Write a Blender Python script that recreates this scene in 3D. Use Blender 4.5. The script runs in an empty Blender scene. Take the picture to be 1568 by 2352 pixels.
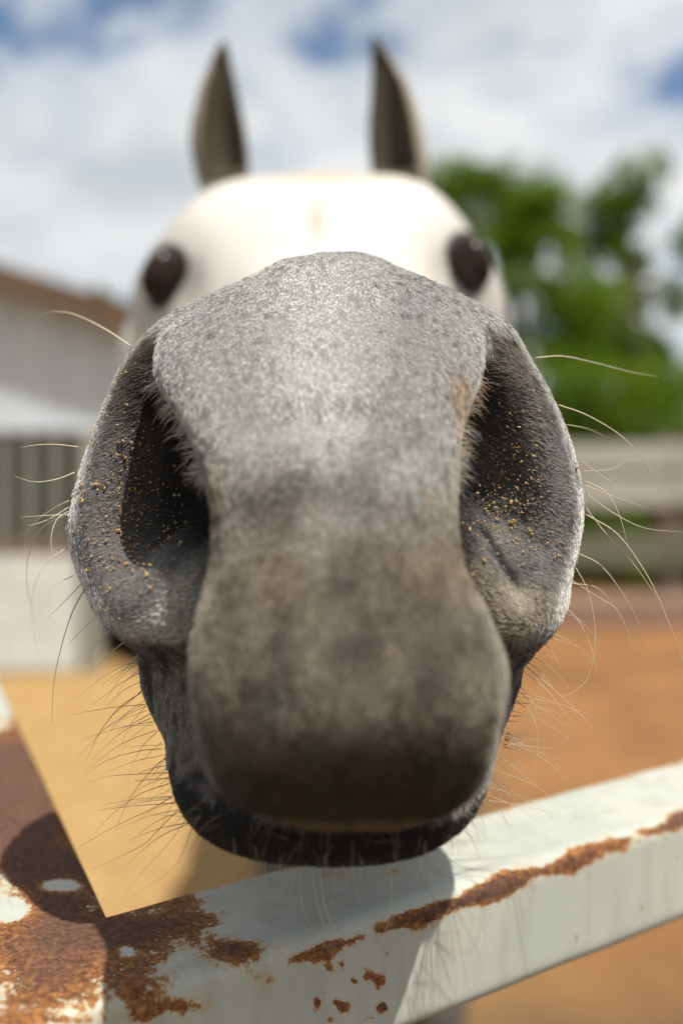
import bpy, math, random
import numpy as np
from mathutils import Vector, Matrix

random.seed(7)
RNG = np.random.default_rng(11)
R = math.radians
scene = bpy.context.scene
COL = scene.collection

# ------------------------------------------------------------------ camera
F_PX = 2287.0            # focal length in reference pixels (picture 1568 x 2352)
CX, HY = 784.0, 972.0    # centre column and horizon row
CAM_Z = 1.45
cam_data = bpy.data.cameras.new('camera')
cam = bpy.data.objects.new('camera', cam_data)
COL.objects.link(cam)
cam.location = (0, 0, CAM_Z)
cam.rotation_euler = (R(90), 0, 0)
cam_data.sensor_fit = 'VERTICAL'
cam_data.sensor_height = 36.0
cam_data.lens = 35.0
cam_data.shift_y = -204.0 / 2352.0
cam_data.clip_start = 0.01
cam_data.clip_end = 2000.0
cam_data.dof.use_dof = True
cam_data.dof.focus_distance = 0.302
cam_data.dof.aperture_fstop = 4.1
scene.camera = cam

# ------------------------------------------------------------------ light and exposure
SUN = Vector((0.265, -0.33, 0.91)).normalized()      # direction towards the sun
sun_data = bpy.data.lights.new('sun', 'SUN')
sun_data.energy = 4.6
sun_data.angle = R(0.6)
sun_data.color = (1.0, 0.95, 0.86)
sun = bpy.data.objects.new('sun', sun_data)
COL.objects.link(sun)
sun.rotation_euler = (-SUN).to_track_quat('-Z', 'Y').to_euler()

world = bpy.data.worlds.new('World')
scene.world = world
world.use_nodes = True
wt = world.node_tree
for n in list(wt.nodes):
    wt.nodes.remove(n)


class NT:
    """small helper for building node trees"""
    def __init__(self, tree):
        self.t = tree

    def n(self, kind, ins=None, **props):
        node = self.t.nodes.new(kind)
        for k, v in props.items():
            setattr(node, k, v)
        for k, v in (ins or {}).items():
            sock = node.inputs[k]
            if isinstance(v, bpy.types.NodeSocket):
                self.t.links.new(v, sock)
            else:
                sock.default_value = v
        return node

    def math(self, op, a, b=0.0, c=None, clamp=False):
        node = self.t.nodes.new('ShaderNodeMath')
        node.operation = op
        node.use_clamp = clamp
        for i, v in enumerate((a, b) if c is None else (a, b, c)):
            if isinstance(v, bpy.types.NodeSocket):
                self.t.links.new(v, node.inputs[i])
            else:
                node.inputs[i].default_value = v
        return node.outputs[0]

    def mix(self, fac, a, b, blend='MIX'):
        node = self.t.nodes.new('ShaderNodeMix')
        node.data_type = 'RGBA'
        node.blend_type = blend
        for sock, v in ((node.inputs[0], fac), (node.inputs[6], a), (node.inputs[7], b)):
            if isinstance(v, bpy.types.NodeSocket):
                self.t.links.new(v, sock)
            elif sock.type == 'RGBA':
                sock.default_value = (*v[:3], 1)
            else:
                sock.default_value = v
        return node.outputs[2]

    def ramp(self, fac, stops, interp='LINEAR'):
        node = self.t.nodes.new('ShaderNodeValToRGB')
        cr = node.color_ramp
        cr.interpolation = interp
        while len(cr.elements) < len(stops):
            cr.elements.new(0.5)
        for e, (p, c) in zip(cr.elements, stops):
            e.position = p
            e.color = (c, c, c, 1) if not hasattr(c, '__len__') else (*c[:3], 1)
        self.t.links.new(fac, node.inputs[0])
        return node.outputs[0]

    def noise(self, vec, scale, detail=4, rough=0.55, distortion=0.0):
        node = self.n('ShaderNodeTexNoise', {'Scale': scale, 'Detail': detail, 'Roughness': rough, 'Distortion': distortion})
        if vec is not None:
            self.t.links.new(vec, node.inputs['Vector'])
        return node.outputs['Fac']


w = NT(wt)
sky = w.n('ShaderNodeTexSky')
sky.sky_type = 'NISHITA'
sky.sun_disc = False
sky.sun_elevation = math.asin(SUN.z)
sky.sun_rotation = math.atan2(SUN.x, SUN.y)
sky.air_density = 1.0
sky.dust_density = 0.4
sky.ozone_density = 2.5
sky_bg = w.n('ShaderNodeBackground', {'Color': sky.outputs[0], 'Strength': 0.085})
tc = w.n('ShaderNodeTexCoord')
sep = w.n('ShaderNodeSeparateXYZ', {0: tc.outputs['Generated']})
zz = w.math('ADD', w.math('MAXIMUM', sep.outputs[2], 0.0), 0.42)
plane = w.n('ShaderNodeCombineXYZ', {0: w.math('DIVIDE', sep.outputs[0], zz), 1: w.math('DIVIDE', sep.outputs[1], zz), 2: 16.5})
c_big = w.noise(plane.outputs[0], 2.3, 6, 0.56, 0.25)
c_fine = w.noise(plane.outputs[0], 7.0, 5, 0.55)
cloud = w.math('ADD', w.math('MULTIPLY', c_big, 0.75), w.math('MULTIPLY', c_fine, 0.25))
cover = w.ramp(cloud, [(0.375, 0.0), (0.455, 0.75), (0.54, 1.0)], 'EASE')
tone = w.noise(plane.outputs[0], 3.6, 5, 0.6)
cloud_col = w.mix(w.ramp(tone, [(0.36, 0.0), (0.62, 1.0)]), (0.62, 0.67, 0.71), (0.94, 0.955, 0.96))
cloud_bg = w.n('ShaderNodeBackground', {'Color': cloud_col, 'Strength': 0.74})
wm = w.n('ShaderNodeMixShader', {0: cover, 1: sky_bg.outputs[0], 2: cloud_bg.outputs[0]})
w.n('ShaderNodeOutputWorld', {0: wm.outputs[0]})

scene.view_settings.view_transform = 'Standard'
scene.view_settings.look = 'None'
scene.view_settings.exposure = 0.35
scene.view_settings.gamma = 1.0
scene.render.engine = 'CYCLES'
scene.cycles.use_denoising = True
scene.cycles.use_adaptive_sampling = False
scene.cycles.max_bounces = 6
scene.cycles.diffuse_bounces = 3
scene.cycles.transparent_max_bounces = 6
scene.cycles.caustics_reflective = False
scene.cycles.caustics_refractive = False
scene.cycles_curves.shape = 'RIBBONS'


# ------------------------------------------------------------------ object helpers
def P(px, py, d):
    """reference pixel + distance -> world point"""
    return Vector(((px - CX) / F_PX * d, d, CAM_Z + (HY - py) / F_PX * d))


def tag(o, label=None, cat=None, group=None, kind=None):
    if label: o['label'] = label
    if cat: o['category'] = cat
    if group: o['group'] = group
    if kind: o['kind'] = kind
    return o


def empty(name, loc):
    o = bpy.data.objects.new(name, None)
    o.empty_display_size = 0.1
    o.location = loc
    COL.objects.link(o)
    return o


def link(name, me, mat=None, parent=None):
    o = bpy.data.objects.new(name, me)
    COL.objects.link(o)
    if mat is not None and len(me.materials) == 0:
        me.materials.append(mat)
    if parent is not None:
        o.parent = parent
        o.location = -parent.location if parent.parent is None else (0, 0, 0)
    return o


def mesh(name, verts, faces, smooth=False):
    me = bpy.data.meshes.new(name)
    me.from_pydata([tuple(v) for v in verts], [], [tuple(f) for f in faces])
    if smooth:
        me.polygons.foreach_set('use_smooth', [True] * len(me.polygons))
    me.update()
    return me


def np_mesh(name, V, Fq, smooth=True):
    me = bpy.data.meshes.new(name)
    k = Fq.shape[1]
    me.vertices.add(len(V))
    me.vertices.foreach_set('co', V.astype(np.float32).ravel())
    me.loops.add(Fq.size)
    me.loops.foreach_set('vertex_index', Fq.astype(np.int32).ravel())
    me.polygons.add(len(Fq))
    me.polygons.foreach_set('loop_start', np.arange(0, Fq.size, k, dtype=np.int32))
    me.polygons.foreach_set('use_smooth', np.full(len(Fq), smooth))
    me.update(calc_edges=True)
    return me


def set_color(me, name, C):
    a = me.attributes.new(name, 'FLOAT_COLOR', 'POINT')
    C4 = np.ones((len(C), 4), np.float32)
    C4[:, :3] = C
    a.data.foreach_set('color', C4.ravel())


class MB:
    """collects boxes, bars and tubes into one mesh"""
    def __init__(self):
        self.v, self.f = [], []

    def add(self, verts, faces):
        o = len(self.v)
        self.v += [tuple(p) for p in verts]
        self.f += [tuple(i + o for i in f) for f in faces]
        return self

    def box(self, lo, hi, bev=0.0):
        x0, y0, z0 = lo
        x1, y1, z1 = hi
        if bev <= 0:
            return self.add([(x0, y0, z0), (x1, y0, z0), (x1, y1, z0), (x0, y1, z0), (x0, y0, z1), (x1, y0, z1), (x1, y1, z1), (x0, y1, z1)],
                            [(0, 3, 2, 1), (4, 5, 6, 7), (0, 1, 5, 4), (1, 2, 6, 5), (2, 3, 7, 6), (3, 0, 4, 7)])
        b = bev
        ring = lambda z, i: [(x0 + i, y0 + b, z), (x0 + b, y0 + i, z), (x1 - b, y0 + i, z), (x1 - i, y0 + b, z), (x1 - i, y1 - b, z), (x1 - b, y1 - i, z), (x0 + b, y1 - i, z), (x0 + i, y1 - b, z)]
        rings = [ring(z0, b), ring(z0 + b, 0), ring(z1 - b, 0), ring(z1, b)]
        vs = [p for r in rings for p in r]
        fs = [tuple(range(7, -1, -1)), tuple(range(24, 32))]
        for k in range(3):
            for i in range(8):
                j = (i + 1) % 8
                fs.append((k * 8 + i, k * 8 + j, k * 8 + 8 + j, k * 8 + 8 + i))
        return self.add(vs, fs)

    def tube(self, pts, radii, seg=6, caps=True):
        pts = [Vector(p) for p in pts]
        n = len(pts)
        rings = []
        prev = None
        for i, p in enumerate(pts):
            t = (pts[min(i + 1, n - 1)] - pts[max(i - 1, 0)]).normalized()
            if prev is None:
                a = t.orthogonal().normalized()
            else:
                a = (prev - t * prev.dot(t)).normalized()
            prev = a
            b = t.cross(a)
            rings.append([p + (a * math.cos(2 * math.pi * k / seg) + b * math.sin(2 * math.pi * k / seg)) * radii[i] for k in range(seg)])
        vs = [q for r in rings for q in r]
        fs = []
        for i in range(n - 1):
            for k in range(seg):
                j = (k + 1) % seg
                fs.append((i * seg + k, i * seg + j, (i + 1) * seg + j, (i + 1) * seg + k))
        if caps:
            fs.append(tuple(range(seg - 1, -1, -1)))
            fs.append(tuple((n - 1) * seg + k for k in range(seg)))
        return self.add(vs, fs)

    def build(self, name, mat, parent=None, smooth=False):
        return link(name, mesh(name, self.v, self.f, smooth), mat, parent)


def new_mat(name):
    m = bpy.data.materials.new(name)
    m.use_nodes = True
    nt = m.node_tree
    for n in list(nt.nodes):
        nt.nodes.remove(n)
    return m, NT(nt)


def simple_mat(name, c1, c2, scale=6.0, rough=0.7, bump=0.0, stretch=(1, 1, 1), spec=0.3):
    m, t = new_mat(name)
    tc = t.n('ShaderNodeTexCoord')
    mp = t.n('ShaderNodeMapping', {0: tc.outputs['Object'], 'Scale': stretch})
    nz = t.noise(mp.outputs[0], scale, 6, 0.6)
    col = t.mix(t.ramp(nz, [(0.3, 0.0), (0.7, 1.0)]), c1, c2)
    b = t.n('ShaderNodeBsdfPrincipled', {'Base Color': col, 'Roughness': rough, 'Specular IOR Level': spec})
    if bump:
        bp = t.n('ShaderNodeBump', {'Height': nz, 'Strength': bump, 'Distance': 0.01})
        t.t.links.new(bp.outputs[0], b.inputs['Normal'])
    t.n('ShaderNodeOutputMaterial', {0: b.outputs[0]})
    return m


_LAT = RNG.random((32, 32, 32)).astype(np.float32)


def vnoise(pts, scale, octaves=3, off=0.0):
    """value noise in -1..1 for an (n,3) array"""
    out = np.zeros(len(pts), np.float32)
    amp, tot = 1.0, 0.0
    s = scale
    for o in range(octaves):
        q = pts * s + off + 13.7 * o
        i = np.floor(q).astype(int)
        f = (q - i).astype(np.float32)
        f = f * f * (3 - 2 * f)
        i0, i1 = i & 31, (i + 1) & 31
        g = lambda a, b, c: _LAT[(i1 if a else i0)[:, 0], (i1 if b else i0)[:, 1], (i1 if c else i0)[:, 2]]
        x0 = g(0, 0, 0) * (1 - f[:, 0]) + g(1, 0, 0) * f[:, 0]
        x1 = g(0, 1, 0) * (1 - f[:, 0]) + g(1, 1, 0) * f[:, 0]
        x2 = g(0, 0, 1) * (1 - f[:, 0]) + g(1, 0, 1) * f[:, 0]
        x3 = g(0, 1, 1) * (1 - f[:, 0]) + g(1, 1, 1) * f[:, 0]
        y0 = x0 * (1 - f[:, 1]) + x1 * f[:, 1]
        y1 = x2 * (1 - f[:, 1]) + x3 * f[:, 1]
        out += amp * ((y0 * (1 - f[:, 2]) + y1 * f[:, 2]) * 2 - 1)
        tot += amp
        amp *= 0.5
        s *= 2.1
    return out / tot


def sstep(a, b, x):
    t = np.clip((x - a) / (b - a), 0, 1)
    return t * t * (3 - 2 * t)


# ------------------------------------------------------------------ ground
m_sand, t = new_mat('sand')
tc = t.n('ShaderNodeTexCoord')
pos = tc.outputs['Object']
sx = t.n('ShaderNodeSeparateXYZ', {0: pos})
n1 = t.noise(pos, 0.8, 6, 0.6)
n2 = t.noise(pos, 9.0, 6, 0.65)
n3 = t.noise(pos, 60.0, 4, 0.7)
side = t.math('ADD', sx.outputs[0], t.math('MULTIPLY', t.math('SUBTRACT', n1, 0.5), 1.2))
redmix = t.ramp(t.math('MULTIPLY_ADD', side, 0.45, 0.42), [(0.1, 0.0), (0.75, 1.0)])
base = t.mix(redmix, (0.46, 0.30, 0.125), (0.30, 0.15, 0.06))
base = t.mix(t.ramp(n2, [(0.35, 0.0), (0.7, 0.6)]), base, (0.24, 0.125, 0.05))
base = t.mix(t.math('MULTIPLY', redmix, t.ramp(t.noise(pos, 1.5, 4, 0.6, 0.5), [(0.42, 0.0), (0.62, 0.75)])), base, (0.17, 0.085, 0.04))
far = t.ramp(t.math('ADD', sx.outputs[1], t.math('MULTIPLY', n1, 2.0)), [(0.0, 0.0), (1.0, 1.0)])
nearf = t.math('MULTIPLY', t.math('SUBTRACT', 2.75, t.math('ADD', sx.outputs[1], t.math('MULTIPLY', t.math('SUBTRACT', n1, 0.5), 1.2))), 1.6, clamp=True)
base = t.mix(nearf, base, t.mix(n2, (0.10, 0.066, 0.036), (0.15, 0.10, 0.055)))
grassf = t.math('MULTIPLY', t.math('SUBTRACT', t.math('ADD', sx.outputs[1], t.math('MULTIPLY', n1, 1.5)), 9.3), 1.2, clamp=True)
col = t.mix(grassf, base, t.mix(n2, (0.05, 0.085, 0.015), (0.10, 0.14, 0.03)))
bp = t.n('ShaderNodeBump', {'Height': t.math('ADD', t.math('MULTIPLY', n2, 0.6), t.math('MULTIPLY', n3, 0.25)), 'Strength': 0.8, 'Distance': 0.05})
b = t.n('ShaderNodeBsdfPrincipled', {'Base Color': col, 'Roughness': 0.95, 'Specular IOR Level': 0.1, 'Normal': bp.outputs[0]})
t.n('ShaderNodeOutputMaterial', {0: b.outputs[0]})

gx = np.concatenate([[-900, -200, -60, -25], np.linspace(-12, 14, 90), [25, 60, 200, 900]])
gy = np.concatenate([[-900, -100, -20], np.linspace(-4, 14, 70), [25, 60, 200, 900]])
GX, GY = np.meshgrid(gx, gy, indexing='ij')
pts = np.stack([GX.ravel(), GY.ravel(), np.zeros(GX.size)], 1)
nz = vnoise(pts, 1.3, 3) * 0.018 - 0.018
inner = (np.abs(GX.ravel()) < 11) & (GY.ravel() < 13) & (GY.ravel() > -4)
pts[:, 2] = np.where(inner, nz, -0.018)
idx = np.arange(GX.size).reshape(GX.shape)
Fq = np.stack([idx[:-1, :-1].ravel(), idx[1:, :-1].ravel(), idx[1:, 1:].ravel(), idx[:-1, 1:].ravel()], 1)
ground = link('ground', np_mesh('ground', pts, Fq), m_sand)
tag(ground, kind='structure')


# ------------------------------------------------------------------ horse: implicit surface -> one continuous mesh
def axis(segs):
    """segs: list of (start, end, step_start, step_end) -> coordinates with graded spacing"""
    out = [segs[0][0]]
    for a, b_, s0, s1 in segs:
        x = out[-1]
        while x < b_ - 1e-9:
            f = (x - a) / (b_ - a)
            x = x + s0 + (s1 - s0) * f
            out.append(x)
    return np.array(out, np.float32)


AX = axis([(-0.56, -0.14, 0.035, 0.004), (-0.14, 0.105, 0.002, 0.002), (0.105, 0.40, 0.004, 0.035)])
AY = axis([(0.195, 0.40, 0.002, 0.002), (0.40, 0.9, 0.0025, 0.007), (0.9, 3.7, 0.008, 0.05)])
AZ = axis([(-1.47, -0.16, 0.03, 0.012), (-0.16, 0.075, 0.002, 0.002), (0.075, 0.34, 0.0025, 0.004)])
FLD = np.full((len(AX), len(AY), len(AZ)), 0.5, np.float32)


def box_slices(lo, hi):
    s = []
    for A, a, b_ in zip((AX, AY, AZ), lo, hi):
        i0 = max(int(np.searchsorted(A, a)) - 1, 0)
        i1 = min(int(np.searchsorted(A, b_)) + 1, len(A))
        s.append(slice(i0, i1))
    return tuple(s)


def grid(s):
    return np.meshgrid(AX[s[0]], AY[s[1]], AZ[s[2]], indexing='ij', sparse=True)


def smin(a, b_, k):
    if k <= 0:
        return np.minimum(a, b_)
    h = np.clip(0.5 + 0.5 * (b_ - a) / k, 0, 1)
    return b_ * (1 - h) + a * h - k * h * (1 - h)


def smax(a, b_, k):
    return -smin(-a, -b_, k)


def apply(s, d, k, sub=False):
    FLD[s] = smax(FLD[s], -d, k) if sub else smin(FLD[s], d, k)


def ell(c, r, k=0.01, sub=False, rot=None, m=0.03):
    """ellipsoid; rot = rotation matrix (3x3) of its axes"""
    c = np.array(c, float)
    r = np.array(r, float)
    e = (np.max(r) if rot is not None else r) + m + k
    s = box_slices(c - e, c + e)
    X, Y, Z = grid(s)
    x, y, z = X - c[0], Y - c[1], Z - c[2]
    if rot is not None:
        M = np.array(rot)
        x, y, z = (M[0, 0] * x + M[1, 0] * y + M[2, 0] * z, M[0, 1] * x + M[1, 1] * y + M[2, 1] * z, M[0, 2] * x + M[1, 2] * y + M[2, 2] * z)
    k0 = np.sqrt((x / r[0]) ** 2 + (y / r[1]) ** 2 + (z / r[2]) ** 2)
    k1 = np.sqrt((x / r[0] ** 2) ** 2 + (y / r[1] ** 2) ** 2 + (z / r[2] ** 2) ** 2)
    apply(s, (k0 * (k0 - 1) / np.maximum(k1, 1e-6)).astype(np.float32), k, sub)


def cone(a, b_, ra, rb, k=0.02, sub=False, m=0.03):
    a, b_ = np.array(a, float), np.array(b_, float)
    rm = max(ra, rb) + m + k
    s = box_slices(np.minimum(a, b_) - rm, np.maximum(a, b_) + rm)
    X, Y, Z = grid(s)
    d = b_ - a
    tt = np.clip(((X - a[0]) * d[0] + (Y - a[1]) * d[1] + (Z - a[2]) * d[2]) / d.dot(d), 0, 1)
    dist = np.sqrt((X - a[0] - tt * d[0]) ** 2 + (Y - a[1] - tt * d[1]) ** 2 + (Z - a[2] - tt * d[2]) ** 2) - (ra + (rb - ra) * tt)
    apply(s, dist.astype(np.float32), k, sub)


def smooth_table(vk, cols, step=0.0004, sig=0.004):
    """interpolates columns over v (ascending) and smooths the corners"""
    vv = np.arange(vk[0], vk[-1] + step, step)
    g = np.arange(-int(3 * sig / step), int(3 * sig / step) + 1) * step
    ker = np.exp(-0.5 * (g / sig) ** 2)
    ker /= ker.sum()
    h = len(g) // 2
    res = []
    for c in cols:
        y = np.interp(vv, vk, c)
        y = np.concatenate([2 * y[0] - y[h:0:-1], y, 2 * y[-1] - y[-2:-h - 2:-1]])
        res.append(np.convolve(y, ker, 'valid'))
    return vv, res


def slab(rows, k=0.006, n=2.5, sub=False, sig=0.004, m=0.02, vdep=None):
    """stack of horizontal sections: rows of (row, left, right, edge distance, front distance, half depth)"""
    rows = sorted(rows, key=lambda r_: -r_[0])
    vk, L, Rr, Wc, B = [], [], [], [], []
    for py, l, r_, we, wf, hb in rows:
        vk.append((HY - py) / F_PX * (we if vdep is None else wf + vdep * hb))
        L.append((l - CX) / F_PX * we)
        Rr.append((r_ - CX) / F_PX * we)
        Wc.append(wf + hb)
        B.append(hb)
    vv, (L, Rr, Wc, B) = smooth_table(np.array(vk), [np.array(q) for q in (L, Rr, Wc, B)], sig=sig)
    s = box_slices((L.min() - m, (Wc - B).min() - m, vv[0] - m), (Rr.max() + m, (Wc + B).max() + m, vv[-1] + m))
    X, Y, Z = grid(s)
    z = AZ[s[2]]
    it = lambda q: np.interp(z, vv, q).astype(np.float32)[None, None, :]
    l, r_, wc, hb = it(L), it(Rr), it(Wc), it(B)
    a = np.maximum((r_ - l) / 2, 0.002)
    x = np.abs(X - (l + r_) / 2) / a
    y = np.abs(Y - wc) / hb
    rad = (x ** n + y ** n) ** (1.0 / n)
    # first-order distance estimate: value / |gradient|
    gx_ = (x ** (n - 1)) / a
    gy_ = (y ** (n - 1)) / hb
    g = np.sqrt(gx_ ** 2 + gy_ ** 2) / np.maximum(rad, 1e-4) ** (n - 1)
    d = (rad - 1) / np.maximum(g, 1.0)
    d = np.clip(d, -0.05, 0.2)
    d = np.maximum(d, np.maximum(Z - vv[-1], vv[0] - Z))
    apply(s, d.astype(np.float32), k, sub)


# --- head, neck, body
cone((-0.004, 0.335, -0.004), (-0.013, 0.60, 0.045), 0.046, 0.060, 0.03)
cone((-0.004, 0.345, -0.050), (-0.013, 0.60, -0.025), 0.050, 0.082, 0.03)
ell((-0.0135, 0.66, -0.03), (0.100, 0.115, 0.115), 0.03)
ell((-0.016, 0.685, 0.074), (0.128, 0.105, 0.090), 0.03)
ell((-0.022, 0.78, 0.105), (0.085, 0.08, 0.072), 0.03)
cone((-0.066, 0.72, 0.122), (0.034, 0.72, 0.125), 0.049, 0.049, 0.04)
ell((-0.06, 0.84, 0.05), (0.125, 0.13, 0.095), 0.04)
cone((-0.045, 0.90, 0.0), (0.03, 1.60, -0.16), 0.125, 0.24, 0.06)
ell((0.05, 1.80, -0.33), (0.23, 0.36, 0.38), 0.06)
ell((0.10, 2.45, -0.32), (0.29, 0.75, 0.36), 0.06)
ell((0.13, 3.05, -0.25), (0.29, 0.42, 0.34), 0.08)
for lx in (-0.08, 0.17):
    cone((lx, 1.82, -0.60), (lx, 1.78, -1.02), 0.09, 0.055, 0.04)
    cone((lx, 1.78, -1.02), (lx, 1.79, -1.34), 0.055, 0.042, 0.02)
    cone((lx, 1.78, -1.36), (lx, 1.74, -1.44), 0.048, 0.064, 0.02)
for lx in (-0.03, 0.28):
    cone((lx, 3.10, -0.50), (lx, 3.02, -0.80), 0.16, 0.085, 0.05)
    cone((lx, 3.02, -0.80), (lx, 3.22, -0.98), 0.085, 0.055, 0.03)
    cone((lx, 3.22, -0.98), (lx, 3.18, -1.34), 0.052, 0.045, 0.02)
    cone((lx, 3.18, -1.36), (lx, 3.13, -1.44), 0.05, 0.064, 0.02)
# ears
EW = 0.765
ear_l = [(92, 508, 522, EW), (110, 496, 527, EW), (140, 480, 533, EW), (200, 456, 546, EW), (280, 437, 562, EW), (340, 434, 572, EW), (400, 446, 574, EW), (450, 462, 566, EW)]
ear_r = [(84, 852, 868, EW), (105, 851, 886, EW), (140, 852, 908, EW), (200, 849, 944, EW), (280, 845, 968, EW), (340, 845, 980, EW), (400, 850, 988, EW), (450, 862, 985, EW)]
for ear, sgn in ((ear_l, 1), (ear_r, -1)):
    rows, cav = [], []
    for py, l, r_, d_ in ear:
        hw = (r_ - l) / 2 / F_PX * d_
        hb = max(0.75 * hw, 0.006)
        rows.append((py, l, r_, d_, d_ - hb, hb))
        if 130 <= py <= 420:
            tcx = (l + r_) / 2 + sgn * 0.10 * (r_ - l)
            q = 0.32 * (r_ - l)
            cav.append((py, tcx - q, tcx + q, d_, d_ - hb - 0.010, max(hb * 0.95, 0.008)))
    slab(rows, k=0.012, n=2.1, sig=0.006)
    slab(cav, k=0.005, n=2.0, sub=True, sig=0.006)
ell((-0.020, 0.745, 0.160), (0.020, 0.03, 0.020), 0.02)
# eye sockets
EYES = [((378, 636), 0.592, 1), ((1076, 606), 0.592, -1)]
for (px, py), d_, s_ in EYES:
    c = P(px, py, d_)
    ell((c.x, c.y - 0.004, c.z - CAM_Z), (0.017, 0.02, 0.022), 0.012, sub=True)

# --- muzzle: flared nostril wings
WL = [(745, 335), (785, 290), (830, 260), (880, 240), (950, 215), (1010, 195), (1080, 175), (1150, 160), (1200, 152), (1240, 155), (1290, 165), (1340, 185), (1390, 215), (1440, 255), (1475, 300), (1500, 350)]
WR = [(680, 1085), (705, 1140), (730, 1175), (770, 1210), (820, 1235), (870, 1265), (930, 1295), (1000, 1320), (1060, 1335), (1130, 1345), (1190, 1345), (1260, 1330), (1320, 1315), (1385, 1285), (1430, 1250), (1465, 1205), (1500, 1150)]
wl = lambda py: float(np.interp(py, [q[0] for q in WL], [q[1] for q in WL]))
wr = lambda py: float(np.interp(py, [q[0] for q in WR], [q[1] for q in WR]))
WD = 0.304
rows = []
TOPL = [(600, 640), (650, 525), (685, 440), (712, 380), (745, 335)]
TOPR = [(600, 880), (635, 960), (660, 1030), (682, 1090), (705, 1140)]
for py in [600, 620, 640, 660, 680, 700, 720, 745] + list(range(775, 1500, 35)):
    l = float(np.interp(py, [q[0] for q in TOPL], [q[1] for q in TOPL])) if py < 745 else wl(py)
    r_ = float(np.interp(py, [q[0] for q in TOPR], [q[1] for q in TOPR])) if py < 705 else wr(py)
    hb = float(np.interp(py, [600, 745, 1000, 1300, 1500], [0.022, 0.03, 0.036, 0.036, 0.03]))
    wf = float(np.interp(py, [600, 660, 745, 900, 1200, 1400, 1500], [0.312, 0.303, 0.292, 0.284, 0.274, 0.272, 0.28]))
    rows.append((py, l, r_, float(np.interp(py, [600, 745, 800], [0.322, 0.31, WD])), wf, hb))
slab(rows, k=0.02, n=2.3, sig=0.003)
# sides of the mouth and the lower lip
slab([(1400, 330, 1190, 0.315, 0.280, 0.05), (1480, 318, 1200, 0.315, 0.276, 0.05), (1560, 321, 1199, 0.315, 0.274, 0.05), (1610, 330, 1190, 0.312, 0.272, 0.05), (1670, 352, 1168, 0.308, 0.270, 0.05),
      (1730, 384, 1148, 0.302, 0.266, 0.05), (1800, 428, 1126, 0.292, 0.260, 0.05), (1850, 480, 1090, 0.28, 0.256, 0.04), (1880, 560, 1010, 0.275, 0.262, 0.03)], k=0.008, n=2.3, sig=0.003, vdep=0.5)
slab([(1690, 386, 1150, 0.300, 0.272, 0.05), (1780, 384, 1138, 0.298, 0.264, 0.05), (1830, 395, 1122, 0.296, 0.260, 0.05), (1880, 420, 1096, 0.293, 0.258, 0.05),
      (1915, 456, 1062, 0.290, 0.259, 0.045), (1935, 500, 1010, 0.288, 0.263, 0.04), (1945, 560, 960, 0.287, 0.268, 0.035)], k=0.002, n=3.6, sig=0.002, vdep=0.36)
slab([(1880, 600, 950, 0.296, 0.268, 0.045), (1930, 590, 930, 0.294, 0.265, 0.045), (1950, 630, 890, 0.292, 0.267, 0.04), (1965, 690, 840, 0.290, 0.272, 0.03), (1973, 730, 810, 0.29, 0.28, 0.02)], k=0.003, n=2.2, sig=0.0015, vdep=0.2)
cone((-0.002, 0.335, -0.073), (-0.010, 0.52, -0.075), 0.043, 0.060, 0.03)
# nostril cavities (open to the front, running in behind the middle pad)
rows_l, rows_r = [], []
for py in range(770, 1390, 30):
    f = (py - 770) / 610.0
    dep = float(np.interp(f, [0, 0.08, 0.25, 0.5, 0.7, 0.85, 1.0], [0.010, 0.018, 0.028, 0.036, 0.033, 0.022, 0.006]))
    wf = 0.246 + 0.0 * f
    rim = float(np.interp(f, [0, 0.3, 0.7, 1.0], [24, 30, 34, 70]))
    inner_l = float(np.interp(py, [770, 900, 1100, 1250, 1380], [400, 470, 540, 560, 520]))
    inner_r = float(np.interp(py, [770, 900, 1100, 1250, 1380], [1060, 1010, 1000, 1000, 1040]))
    l0, r0 = wl(py) + rim, wr(py) - rim
    hb = (0.286 + dep - wf) / 2
    rows_l.append((py, l0, 2 * inner_l - l0, WD, wf - hb + hb * 0.0, (0.286 + dep - (wf - hb)) / 2))
    dr2 = dep * 0.72
    rows_r.append((py, 2 * inner_r - r0, r0, WD, wf - hb, (0.286 + dr2 - (wf - hb)) / 2))
slab(rows_l, k=0.012, n=2.0, sub=True, sig=0.005)
slab(rows_r, k=0.012, n=2.0, sub=True, sig=0.005)
# floor bulges below the nostrils
for px, py, d_, rr in ((385, 1395, 0.284, (0.017, 0.016, 0.012)), (1180, 1400, 0.292, (0.013, 0.016, 0.014)), (445, 1300, 0.286, (0.008, 0.02, 0.010)), (1100, 1330, 0.286, (0.008, 0.02, 0.014))):
    c = P(px, py, d_)
    ell((c.x, c.y + 0.006, c.z - CAM_Z), rr, 0.012)
# moist groove in the right nostril floor
ga, gb = P(1098, 1205, 0.290), P(1188, 1345, 0.288)
cone((ga.x, ga.y, ga.z - CAM_Z), (gb.x, gb.y - 0.008, gb.z - CAM_Z), 0.0025, 0.0035, 0.004, sub=True)
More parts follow.
